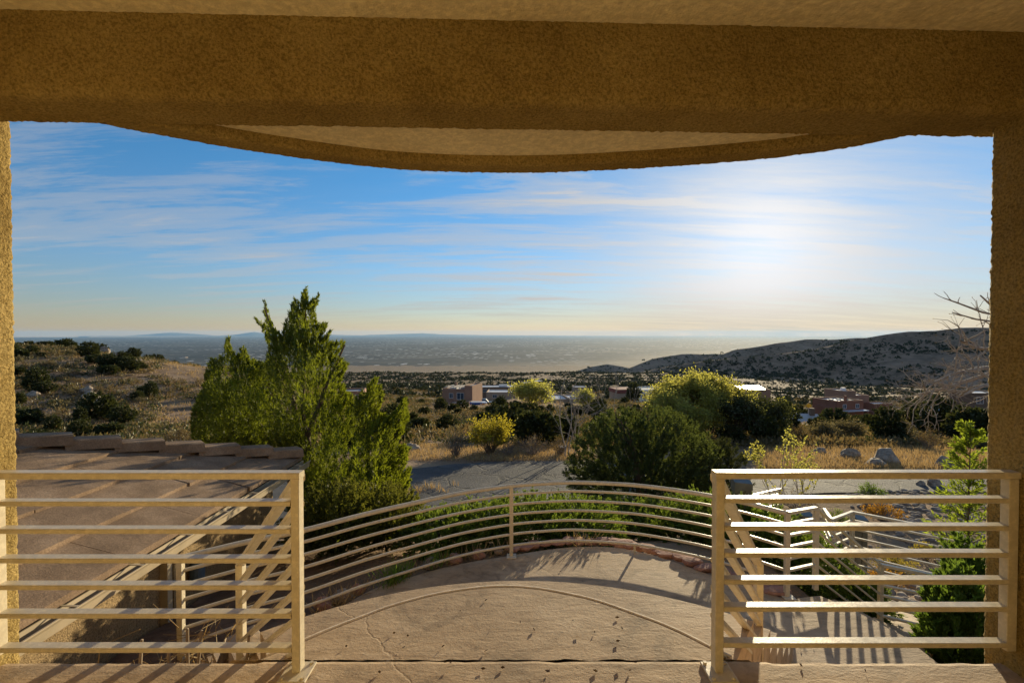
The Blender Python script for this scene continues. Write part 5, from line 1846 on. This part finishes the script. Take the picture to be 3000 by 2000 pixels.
for k in range(4):
    h.part('frame_beam', 'trim', [(0.4 + k * 0.6, 0.48 + k * 0.6, 0.2, 3.2, 2.75, 2.85)])
h.part('frame_post', 'trim', [(0.4, 0.5, 0.3, 0.4, 1.8, 2.8), (2.3, 2.4, 0.3, 0.4, 1.8, 2.8)])
h.window(-0.4, 0.4, 0.8, 0.8, 0)
spot(h, 6)
h = HB('flat_house', 562, 1262, 46, -4, 'pale flat-roofed shed showing above the garage roof beside the juniper')
h.block(-1.5, 3.0, 0, 4, 1.3, 'adobe_pale', 'white_roof', 0.2)
h.window(-0.4, 0.3, 0.7, 0.5, 0)
spot(h, 4)
h = HB('orange_house', 1035, 1182, 96, 12, 'warm adobe wall half hidden behind the right side of the juniper')
h.block(-3.5, 2.0, 0, 6, 2.5, 'adobe', 'grey_roof')
h.window(0.9, 0.9, 0.8, 0.8, 0)
spot(h, 7)
for k, (u, v) in enumerate([(2712, 1212), (2742, 1210), (2786, 1213)]):
    p = at_y(u, v, 100)
    lab = ['leftmost', 'middle', 'rightmost and largest'][k] + ' of three pale tilted roof panels on the right slope'
    t_ = thing('panel_roof', (p[0], 100, p[2]), lab, 'shelter', 'three pale tilted roofs on the right slope')
    w_ = [1.4, 1.7, 2.2][k]
    MB().add([(p[0] - w_, 99.2, p[2] + 0.15), (p[0] + w_, 98.6, p[2] + 0.0), (p[0] + w_ * 0.45, 102, p[2] + 1.5), (p[0] - w_ * 0.75, 102, p[2] + 1.4), (p[0] - w_, 99.2, p[2] + 0.07), (p[0] + w_, 98.6, p[2] - 0.08), (p[0] + w_ * 0.45, 102, p[2] + 1.42), (p[0] - w_ * 0.75, 102, p[2] + 1.32)],
             [(0, 1, 2, 3), (7, 6, 5, 4), (0, 4, 5, 1), (1, 5, 6, 2), (2, 6, 7, 3), (3, 7, 4, 0)]).build('panel', M['solar'], t_)
    for dx, dy in ((-0.6, 99.6), (0.6, 99.6), (-0.5, 101.6), (0.4, 101.6)):
        gz = T(p[0] + dx, dy)
        MB().box(p[0] + dx * w_ - .06, p[0] + dx * w_ + .06, dy - .06, dy + .06, gz - 0.3, p[2] + (0.25 if dy < 100 else 1.2)).build('post', M['wood'], t_)
    HOUSE_SPOTS.append((p[0], 100, 3))

# dumpster, truck and portable toilet by the adobe house
p = at_y(1403, 1196, 122)
dx, dyy, dz = p[0], 122.0, p[2]
t_ = thing('dumpster', (dx, dyy, dz), 'long blue dumpster beside the two-storey adobe house', 'dumpster')
b = MB()
b.add([(dx - 2.1, dyy - 1, dz), (dx + 1.9, dyy - 1, dz), (dx + 1.9, dyy + 1, dz), (dx - 2.1, dyy + 1, dz), (dx - 2.3, dyy - 1.1, dz + 1.5), (dx + 2.0, dyy - 1.1, dz + 1.5), (dx + 2.0, dyy + 1.1, dz + 1.5), (dx - 2.3, dyy + 1.1, dz + 1.5)],
      [(0, 3, 2, 1), (4, 5, 6, 7), (0, 1, 5, 4), (1, 2, 6, 5), (2, 3, 7, 6), (3, 0, 4, 7)])
b.build('body', M['blue'], t_)
MB().box(dx - 2.36, dx + 2.06, dyy - 1.16, dyy + 1.16, dz + 1.44, dz + 1.54).build('rim', M['blue'], t_)
for k in range(5):
    MB().box(dx - 1.8 + k * 0.85, dx - 1.7 + k * 0.85, dyy - 1.14, dyy - 1.0, dz + 0.1, dz + 1.44).build('rib', M['blue'], t_)
MB().box(dx - 1.9, dx + 1.6, dyy - 0.9, dyy + 0.9, dz + 1.5, dz + 1.75).build('rubble', M['white_roof'], t_)
p = at_y(1415, 1188, 127)
dx, dyy, dz = p[0], 127.0, p[2]
t_ = thing('pickup_truck', (dx, dyy, dz), 'dark pickup truck parked behind the blue dumpster', 'truck')
b = MB()
b.add([(dx - 2.6, dyy - .9, dz + .5), (dx + 2.6, dyy - .9, dz + .5), (dx + 2.6, dyy + .9, dz + .5), (dx - 2.6, dyy + .9, dz + .5), (dx - 2.6, dyy - .9, dz + 1.15), (dx + 2.6, dyy - .9, dz + 1.05), (dx + 2.6, dyy + .9, dz + 1.05), (dx - 2.6, dyy + .9, dz + 1.15)],
      [(0, 3, 2, 1), (4, 5, 6, 7), (0, 1, 5, 4), (1, 2, 6, 5), (2, 3, 7, 6), (3, 0, 4, 7)])
b.build('body', M['truck'], t_)
cb = MB()
cb.add([(dx - 0.4, dyy - .85, dz + 1.1), (dx + 1.5, dyy - .85, dz + 1.08), (dx + 1.5, dyy + .85, dz + 1.08), (dx - 0.4, dyy + .85, dz + 1.1), (dx - 0.2, dyy - .75, dz + 1.85), (dx + 0.8, dyy - .75, dz + 1.85), (dx + 0.8, dyy + .75, dz + 1.85), (dx - 0.2, dyy + .75, dz + 1.85)],
       [(0, 3, 2, 1), (4, 5, 6, 7), (0, 1, 5, 4), (1, 2, 6, 5), (2, 3, 7, 6), (3, 0, 4, 7)])
cb_o = cb.build('cab', M['truck'], t_)
MB().box(dx - 0.15, dx + 0.75, dyy - .83, dyy - .76, dz + 1.25, dz + 1.7).build('window', M['glass'], cb_o)
for wx in (-1.7, 1.7):
    for wy in (-0.85, 0.85):
        MB().cyl((dx + wx, dyy + wy - .1, dz + .38), (dx + wx, dyy + wy + .1, dz + .38), 0.38, 0.38, 14).build('wheel', M['tyre'], t_)
p = at_y(1419, 1199, 118)
dx, dyy, dz = p[0], 118.0, p[2]
t_ = thing('portable_toilet', (dx, dyy, dz), 'small red and pale blue portable toilet right of the blue dumpster', 'toilet')
MB().box(dx - .55, dx + .1, dyy - .55, dyy + .55, dz - .3, dz + 1.6).build('door', M['red'], t_)
MB().box(dx + .103, dx + .55, dyy - .55, dyy + .55, dz - .3, dz + 1.6).build('body', M['solar'], t_)
MB().box(dx - .6, dx + .6, dyy - .6, dyy + .6, dz + 1.603, dz + 1.8).build('roof', M['solar'], t_)
HOUSE_SPOTS += [(-8.0, 122, 6), (-8, 127, 5), (-7, 118, 4)]

# yellow diamond road sign, utility box
p = at_y(2369, 1188, 100)
gz = T(p[0], 100)
t_ = thing('road_sign', (p[0], 100, gz), 'yellow diamond road sign left of the red adobe house', 'sign')
MB().box(p[0] - .05, p[0] + .05, 99.97, 100.03, gz - .2, p[2] + .3).build('post', M['wood'], t_)
MB().add([(p[0], 99.95, p[2] - .55), (p[0] + .55, 99.95, p[2]), (p[0], 99.95, p[2] + .55), (p[0] - .55, 99.95, p[2]), (p[0], 99.96, p[2] - .55), (p[0] + .55, 99.96, p[2]), (p[0], 99.96, p[2] + .55), (p[0] - .55, 99.96, p[2])],
         [(0, 1, 2, 3), (7, 6, 5, 4), (0, 4, 5, 1), (1, 5, 6, 2), (2, 6, 7, 3), (3, 7, 4, 0)]).build('plate', M['sign_yellow'], t_)
HOUSE_SPOTS.append((p[0], 98, 5))
p = at_y(1648, 1312, 21.8)
gz = T(p[0], 21.8)
t_ = thing('utility_box', (p[0], 21.8, gz), 'small pale utility box in the dry grass left of the pine', 'utility box')
MB().box(p[0] - .10, p[0] + .10, 21.7, 21.9, gz - .1, gz + .30).build('body', M['trim'], t_)
MB().box(p[0] - .18, p[0] + .18, 21.62, 21.98, gz + .302, gz + .37).build('lid', M['white_roof'], t_)

# ------------------------------------------------------------------ scatter over the slopes
protos = {}


def make_proto(kind, i):
    r2 = np.random.default_rng(300 + i * 7 + len(kind))
    if kind == 'juniper':
        hh, ww = [(2.6, 2.9), (2.2, 2.9), (3.1, 2.6), (2.0, 2.4)][i]
        cr_ = evergreen(r2, hh, ww, 330, 18, 0.19, 0.095, 0.34, 0.75, 'mound', 9, 0.3)
        wd_ = simple_trunk(hh, 0.07, i, 4, 0.25)
        names = ('crown', 'trunk')
        m1, m2 = M['juniper_dark'], M['bark']
    elif kind == 'scrub':
        cr_, wd_ = shrub_mesh(r2, [1.2, 1.0, 1.5][i % 3], [1.9, 1.6, 2.2][i % 3], 34, 1300, 0.12)
        names = ('foliage', 'stems')
        m1, m2 = (M['sage'] if i < 2 else M['brownbush']), M['twig_grey']
    a = bpy.data.meshes.new(kind + '_' + names[0])
    res = []
    for nm, (vv, ff), mm in ((names[1], wd_, m2), (names[0], cr_, m1)):
        me = bpy.data.meshes.new(nm)
        me.from_pydata([tuple(x) for x in vv], [], [tuple(int(k) for k in f) for f in ff])
        me.materials.append(mm)
        res.append((nm, me))
    return res


for kind, n in (('juniper', 4), ('scrub', 3)):
    protos[kind] = [make_proto(kind, i) for i in range(n)]


def place(kind, name, x, y, s, label, cat, group, rnd, idx=None, sz=None):
    i = rnd.randrange(len(protos[kind])) if idx is None else idx
    t_ = bpy.data.objects.new(name, None)
    col.objects.link(t_)
    t_.location = (x, y, T(x, y))
    t_.rotation_euler = (0, 0, rnd.uniform(0, 6.28))
    t_.scale = (s * rnd.uniform(.85, 1.2), s * rnd.uniform(.85, 1.2), s * rnd.uniform(.75, 1.15) * (sz or 1))
    tag(t_, label, cat, group)
    for nm, me in protos[kind][i]:
        c = bpy.data.objects.new(nm, me)
        col.objects.link(c)
        c.parent = t_
    return t_


def free(x, y, r=0.0):
    for (hx, hy, hr) in HOUSE_SPOTS:
        # keep houses and the line of sight just in front of them open
        if abs(x - hx * (y / hy)) < hr * 0.75 + r and hy - (0.32 if r > 0.5 else 0.2) * hy < y < hy + hr:
            return False
    return True


rnd = random.Random(99)
zones = [(24, 44, 58, 60), (44, 80, 88, 90), (80, 150, 96, 84), (150, 330, 56, 60)]
for (ya, yb, nj, ns) in zones:
    for kind, n in (('juniper', nj), ('scrub', ns)):
        cnt = tries = 0
        while cnt < n and tries < n * 30:
            tries += 1
            y = math.sqrt(rnd.uniform(ya * ya, yb * yb))
            a = rnd.uniform(-1.06, 1.06)
            x = a * y
            if y < 34 and -0.22 < a < 0.16 and kind == 'juniper':
                continue
            if y < 30 and 0.6 < a < 0.95 and kind == 'juniper':
                continue
            if a < -0.45 and y > 130:
                continue
            if not free(x, y, 1.0):
                continue
            cnt += 1
            s = rnd.uniform(0.5, 1.1) * (0.62 if y < 44 else (0.85 if y < 80 else 1.05))
            side = ['close to the left pillar', 'above the garage roof', 'behind the tall spiky juniper', 'under the two-storey adobe house', 'behind the rounded pine', 'behind the big elm', 'left of the red adobe house', 'near the right pillar'][int(np.searchsorted([-0.78, -0.52, -0.22, 0.02, 0.28, 0.52, 0.76], a))]
            near = {24: 'nearest row', 44: 'second row', 80: 'among the houses', 150: 'far off beyond the houses'}[ya]
            big = 'large' if s > (0.5 + 0.55 * 0.6) * (0.62 if y < 44 else (0.85 if y < 80 else 1.05)) else 'small'
            scr = 'scrub'
            if kind == 'juniper':
                place(kind, 'juniper_bush', x, y, s, f'{big} rounded dark green juniper, {near}, {side}', 'juniper', f'{big} junipers, {near}, {side}', rnd)
            else:
                place(kind, 'scrub_bush', x, y, s * 0.95, f'{big} low tan-grey scrub bush, {near}, {side}', 'shrub', f'{big} scrub bushes, {near}, {side}', rnd)
# the round tree on the crest of the left hill
p = ground_hit(262, 1050)
place('juniper', 'juniper_bush', p[0], p[1], 1.15, 'single round green tree standing on the crest of the left hill', 'tree', None, rnd, 0)
# bigger dark trees seen singly in the middle distance
for i, (u, v, y, s, lab) in enumerate([(1465, 1205, 100, 1.2, 'large dark tree right of the portable toilet'), (1510, 1212, 97, 0.95, 'dark tree just right of the large dark one'), (1575, 1330, 25, 0.85, 'big dark olive tree behind the golden shrub'), (1640, 1320, 28, 0.8, 'dark olive tree left of the broad pine'),
                                       (1500, 1300, 30, 0.8, 'dark juniper right behind the golden shrub'), (1290, 1215, 88, 0.95, 'round dark juniper in front of the adobe house'), (1355, 1212, 90, 0.9, 'dark juniper below the adobe house wall'), (1665, 1215, 92, 0.8, 'dark tree in front of the flat-roofed tan house'),
                                       (1855, 1172, 125, 1.5, 'tall dark conifer left of the blue-grey house'), (2680, 1290, 34, 0.95, 'broad dark juniper above the boulders on the right'), (2600, 1300, 28, 0.75, 'dark juniper behind the split boulder'), (2760, 1300, 31, 0.95, 'large dark juniper left of the young conifer'), (2850, 1280, 27, 0.9, 'reddish dark juniper next to the right pillar'),
                                       (2300, 1270, 38, 0.8, 'dark juniper below the grey-roofed house'), (110, 1180, 50, 0.95, 'big green juniper on the left hill beside the pillar'), (290, 1230, 38, 0.85, 'dark juniper just above the garage roof'), (70, 1240, 34, 0.75, 'bright juniper above the roof against the pillar')]):
    x = at_y(u, v, y)[0]
    place('juniper', 'juniper_tree', x, y, s, lab, 'tree', None, rnd, sz=1.15 if i != 8 else 1.5)

# the farther wood and scrub, too many to count
r2 = np.random.default_rng(77)
pos, dd, ll = [], [], []
n_far = 0
while n_far < 15000:
    y = 180 + 640 * r2.random() ** 0.8
    a = r2.uniform(-0.75, 1.0)
    x = a * y
    if a < -0.5 and y < 260:
        continue
    if fbm(x * 0.012, y * 0.012, 4.0, 3) < -0.12 and r2.random() < 0.75:
        continue
    if y < 330 and not free(x, y, 1.5):
        continue
    n_far += 1
    s = r2.uniform(0.9, 2.1)
    z = T(x, y)
    k = 9
    d = r2.normal(size=(k, 3))
    d /= np.linalg.norm(d, axis=1)[:, None]
    d[:, 2] = np.abs(d[:, 2])
    pos.append(np.array([x, y, z + 0.2]) + d * np.array([0.55, 0.55, 0.7]) * s * r2.random((k, 1)))
    dd.append(unit(d + r2.normal(size=(k, 3)) * 0.4))
    ll.append(np.full(k, 1.0 * s))
ll = np.concatenate(ll)
vv, ff = leaves(np.concatenate(pos), np.concatenate(dd), ll, ll * 0.8, r2)
M['far_leaf'] = leaf_mat('far_juniper_leaf', (0.036, 0.044, 0.020), (0.022, 0.029, 0.014), (0.07, 0.075, 0.02), 0.12)
tag(mobj('far_wood', vv, ff, M['far_leaf']), 'dark scattered wood of far junipers reaching to the edge of the slope', 'wood', kind='stuff')
# shrubs on the ridges
pos, dd, ll = [], [], []
HP = np.array(HILL_PTS)
pick_ = [p for p in HP[r2.integers(0, len(HP), 10500)] if fbm(p[0] * 0.011, p[1] * 0.011, 2.2, 4) > -0.3]
for p in pick_:
    s = (0.5 + 1.9 * r2.random() ** 2.2) * (1.0 + 0.0006 * p[1])
    k = 7
    d = r2.normal(size=(k, 3))
    d /= np.linalg.norm(d, axis=1)[:, None]
    d[:, 2] = np.abs(d[:, 2])
    c = p + np.array([r2.normal() * 9, r2.normal() * 9, 0.0])
    pos.append(c + d * 0.35 * s)
    dd.append(d)
    ll.append(np.full(k, 1.25 * s))
ll = np.concatenate(ll)
vv, ff = leaves(np.concatenate(pos), np.concatenate(dd), ll, ll * 0.9, r2)
tag(mobj('ridge_scrub', vv, ff, M['far_leaf']), 'dark scrub dotted over the ridges on the right', 'scrub', kind='stuff')

# ------------------------------------------------------------------ grass, weeds and twigs
def tufts(P, h, blades, mat_, name, label, seed, spread=0.12, wd=0.012, lean=0.35):
    r3 = np.random.default_rng(seed)
    n = len(P)
    P = np.asarray(P, float)
    k = np.repeat(np.arange(n), blades)
    m = len(k)
    base = P[k] + np.stack([r3.normal(size=m) * spread, r3.normal(size=m) * spread, np.full(m, -0.02)], 1)
    d = unit(np.stack([r3.normal(size=m) * lean, r3.normal(size=m) * lean, np.ones(m)], 1))
    hh = np.broadcast_to(h, (n,))[k] * r3.uniform(0.5, 1.1, m)
    vv, ff = leaves(base, d, hh, wd * (0.7 + 0.6 * r3.random(m)), r3)
    return tag(mobj(name, vv, ff, M[mat_]), label, 'grass', kind='stuff')


P = []
while len(P) < 1500:
    x = r2.uniform(6.5, 22)
    y = 17.9 + r2.random() ** 1.5 * 7
    if 0.52 < x / y < 1.05:
        P.append((x, y, T(x, y)))
tufts(P, 0.32, 9, 'straw', 'dry_grass', 'golden dry grass across the driveway on the right', 1, 0.14, 0.022)
P = []
while len(P) < 900:
    x = r2.uniform(-6, 3.5)
    y = 19.9 + r2.random() ** 1.4 * 6
    if x / y > -0.24:
        P.append((x, y, T(x, y)))
tufts(P, 0.24, 9, 'straw', 'dry_grass', 'pale dry grass along the far road edge in the centre', 2, 0.14, 0.02)
P = []
while len(P) < 9000:
    y = 24 + 110 * r2.random() ** 1.3
    x = r2.uniform(-1.08, 1.06) * y
    if fbm(x * 0.12, y * 0.12, 9.0, 3) > -0.15:
        P.append((x, y, T(x, y)))
Pa = np.array(P)
tufts(P, 0.22 + 0.0035 * Pa[:, 1], 6, 'straw', 'hillside_grass', 'dry bunch grass covering the slopes', 3, 0.25, 0.06, 0.5)
P = [at_z(u, v, LAND_Z) + np.array([0, 0.1, 0]) for u, v in [(1165, 1705), (1155, 1715), (1180, 1700), (1145, 1722), (1290, 1660), (1270, 1668), (1150, 1712), (1172, 1712), (1135, 1726), (1260, 1672), (1120, 1733)]]
tufts(P, 0.30, 26, 'grass', 'green_grass', 'tufts of green grass at the left edge of the landing', 4, 0.05, 0.010, 0.4)
P = [at_z(u, v, LAND_Z) + np.array([0, 0.08, 0]) for u, v in [(1000, 1772), (1020, 1765), (1040, 1752), (985, 1782), (1060, 1742), (1345, 1648), (1380, 1640), (1310, 1655), (1690, 1598), (1720, 1597), (1740, 1597), (1480, 1622), (960, 1795), (930, 1805), (1430, 1630), (1220, 1682)]]
tufts(P, 0.22, 22, 'straw', 'dry_weeds', 'dry straw weeds along the landing edge under the curved railing', 5, 0.06, 0.009, 0.7)
P = []
for i in range(46):
    x, y = r2.uniform(-2.9, -1.25), r2.uniform(2.55, 4.2)
    if x > -1.15 - 0.75 * (y - 2.3):
        continue
    P.append((x, y, -1.46 + 0.16 * r2.random()))
tufts(P, 0.42, 12, 'straw', 'dry_weeds', 'tangle of dry weeds below the left railing', 6, 0.10, 0.010, 0.75)
P = [(r2.uniform(-5.5, -3.4), r2.uniform(12.9, 13.6), 0) for _ in range(24)]
P = [(x, y, T(x, y)) for x, y, _ in [(at_y(1225, 1420, 15.4)[0] + r2.normal() * 0.5, 15.4 + r2.normal() * 0.25, 0) for _ in range(16)]]
tufts(P, 0.28, 14, 'straw', 'dry_grass', 'small patch of pale dry grass on the road beside the big juniper', 7, 0.1, 0.016)

# cut stump, cut stems and dry litter under the left railing
q = at_y(655, 1890, 3.5)
st = thing('tree_stump', (q[0], 3.5, -1.45), 'dark split tree stump leaning among the weeds below the left railing', 'stump')
n_ = 14
Vs, Fs = [], []
rows = 9
for i in range(rows):
    s = i / (rows - 1)
    cx, cz = q[0] - 0.16 + 0.30 * s, -1.5 + 0.80 * s
    for j in range(n_):
        a = 2 * math.pi * j / n_
        rr = (0.135 - 0.02 * s) * (1 + 0.22 * mnoise.noise(Vector((math.cos(a) * 2.2, math.sin(a) * 2.2, s * 0.9))) + 0.10 * math.sin(a * 7))
        Vs.append((cx + rr * math.cos(a), 3.5 + rr * math.sin(a), cz + (0.05 * mnoise.noise(Vector((math.cos(a) * 3, math.sin(a) * 3, 5))) if i == rows - 1 else 0)))
for i in range(rows - 1):
    for j in range(n_):
        Fs.append((i * n_ + j, i * n_ + (j + 1) % n_, (i + 1) * n_ + (j + 1) % n_, (i + 1) * n_ + j))
mobj('wood', Vs, Fs, M['bark'], st, smooth=False)
mobj('cut_face', Vs[-n_:] , [tuple(range(n_))], M['twig'], st)
rnd = random.Random(5)
cs = thing('cut_stems', (-1.9, 2.75, -1.45), 'cluster of cut tan stems standing beside the porch edge at the left', 'stems')
for k in range(11):
    x = rnd.uniform(-2.2, -1.35)
    y = rnd.uniform(2.45, 2.9)
    l = rnd.uniform(1.0, 1.32)
    MB().cyl((x, y, -1.5), (x + rnd.uniform(-.05, .12), y + rnd.uniform(-.05, .05), -1.5 + l), rnd.uniform(0.010, 0.017), 0.009, 7).build('stem', M['twig'], cs, smooth=True)
S = []
for k in range(520):
    x, y = rnd.uniform(-2.9, -1.1), rnd.uniform(2.4, 4.3)
    if x > -1.1 - 0.75 * (y - 2.3) and rnd.random() < 0.9:
        continue
    z = -1.45 + rnd.random() ** 2 * 0.75
    d = unit(np.array([rnd.gauss(0, 1), rnd.gauss(0, 1), rnd.gauss(0.2, 0.5)]))
    l = rnd.uniform(0.15, 0.5)
    S.append((x, y, z, x + d[0] * l, y + d[1] * l, max(-1.45, z + d[2] * l), 0.004, 0.002))
vv, ff = segs(S, 3)
tag(mobj('dry_twigs', vv, ff, M['straw']), 'tangle of dry twigs and litter below the left railing', 'twigs', kind='stuff')
# raised soil bank left of the fan of steps
V, Fc = [], []
nx, ny = 26, 30
for i in range(nx + 1):
    for j in range(ny + 1):
        x = -3.55 + (2.45) * i / nx
        y = 2.1 + 3.6 * j / ny
        edge_ = 1 - sstep(4.2, 5.6, y)
        z = -1.50 + 0.16 * edge_ + 0.05 * fbm(x * 3, y * 3, 1.0, 3)
        V.append((x, y, z))
for i in range(nx):
    for j in range(ny):
        a = i * (ny + 1) + j
        Fc.append((a, a + ny + 1, a + ny + 2, a + 1))
tag(mobj('soil_bed', V, Fc, M['soil'], smooth=True), kind='structure')

# low brush between the bushes
for bm_, bl_, bn_, bo_ in (('brownbush', 'low brown brush covering the slopes between the bushes', 11000, 13.0), ('sage', 'low olive-grey brush covering the slopes between the bushes', 5000, 31.0), ('juniper_dark', 'low dark green brush covering the slopes between the bushes', 5200, 47.0)):
    pos, dd, ll, kk = [], [], [], []
    nb = 0
    while nb < bn_:
        y = 24 + 220 * r2.random() ** 1.25
        x = r2.uniform(-1.08, 1.06) * y
        if fbm(x * 0.06, y * 0.06, bo_, 3) < -0.1 and r2.random() < 0.7:
            continue
        if y < 26 and abs(x) < 5:
            continue
        if not free(x, y, 0.0):
            continue
        nb += 1
        s = r2.uniform(0.28, 0.95) * (0.8 + y / 160.0)
        z = T(x, y)
        k = 36
        d = r2.normal(size=(k, 3))
        d[:, 2] = np.abs(d[:, 2]) + 0.3
        d /= np.linalg.norm(d, axis=1)[:, None]
        pos.append(np.array([x, y, z]) + d * np.array([1.0, 1.0, 0.55]) * s * r2.random((k, 1)))
        dd.append(unit(d + r2.normal(size=(k, 3)) * 0.45))
        ll.append(np.full(k, 0.26 * s + 0.05))
    ll = np.concatenate(ll)
    vv, ff = leaves(np.concatenate(pos), np.concatenate(dd), ll, ll * 0.36, r2)
    tag(mobj('low_brush', vv, ff, M[bm_]), bl_, 'brush', kind='stuff')

# dead leaves blown over the concrete
Pl = []
for i in range(70):
    u, v = r2.uniform(900, 2600), r2.uniform(1600, 1990)
    z = 0.0 if v > 1950 else (PADZ if (v > 1730 + 0.0006 * (u - 1480) ** 2) else LAND_Z)
    p = at_z(u, v, z)
    if -1.0 < p[0] < 3.0:
        Pl.append((p[0], p[1], z + 0.008))
Pl = np.array(Pl)
dl = unit(np.stack([r2.normal(size=len(Pl)), r2.normal(size=len(Pl)), 0.15 * np.abs(r2.normal(size=len(Pl)))], 1))
vv, ff = leaves(Pl, dl, r2.uniform(0.012, 0.03, len(Pl)), 0.012, r2)
tag(mobj('leaf_litter', vv, ff, M['bark']), 'tiny dead leaves and grit lying on the concrete', 'litter', kind='stuff')
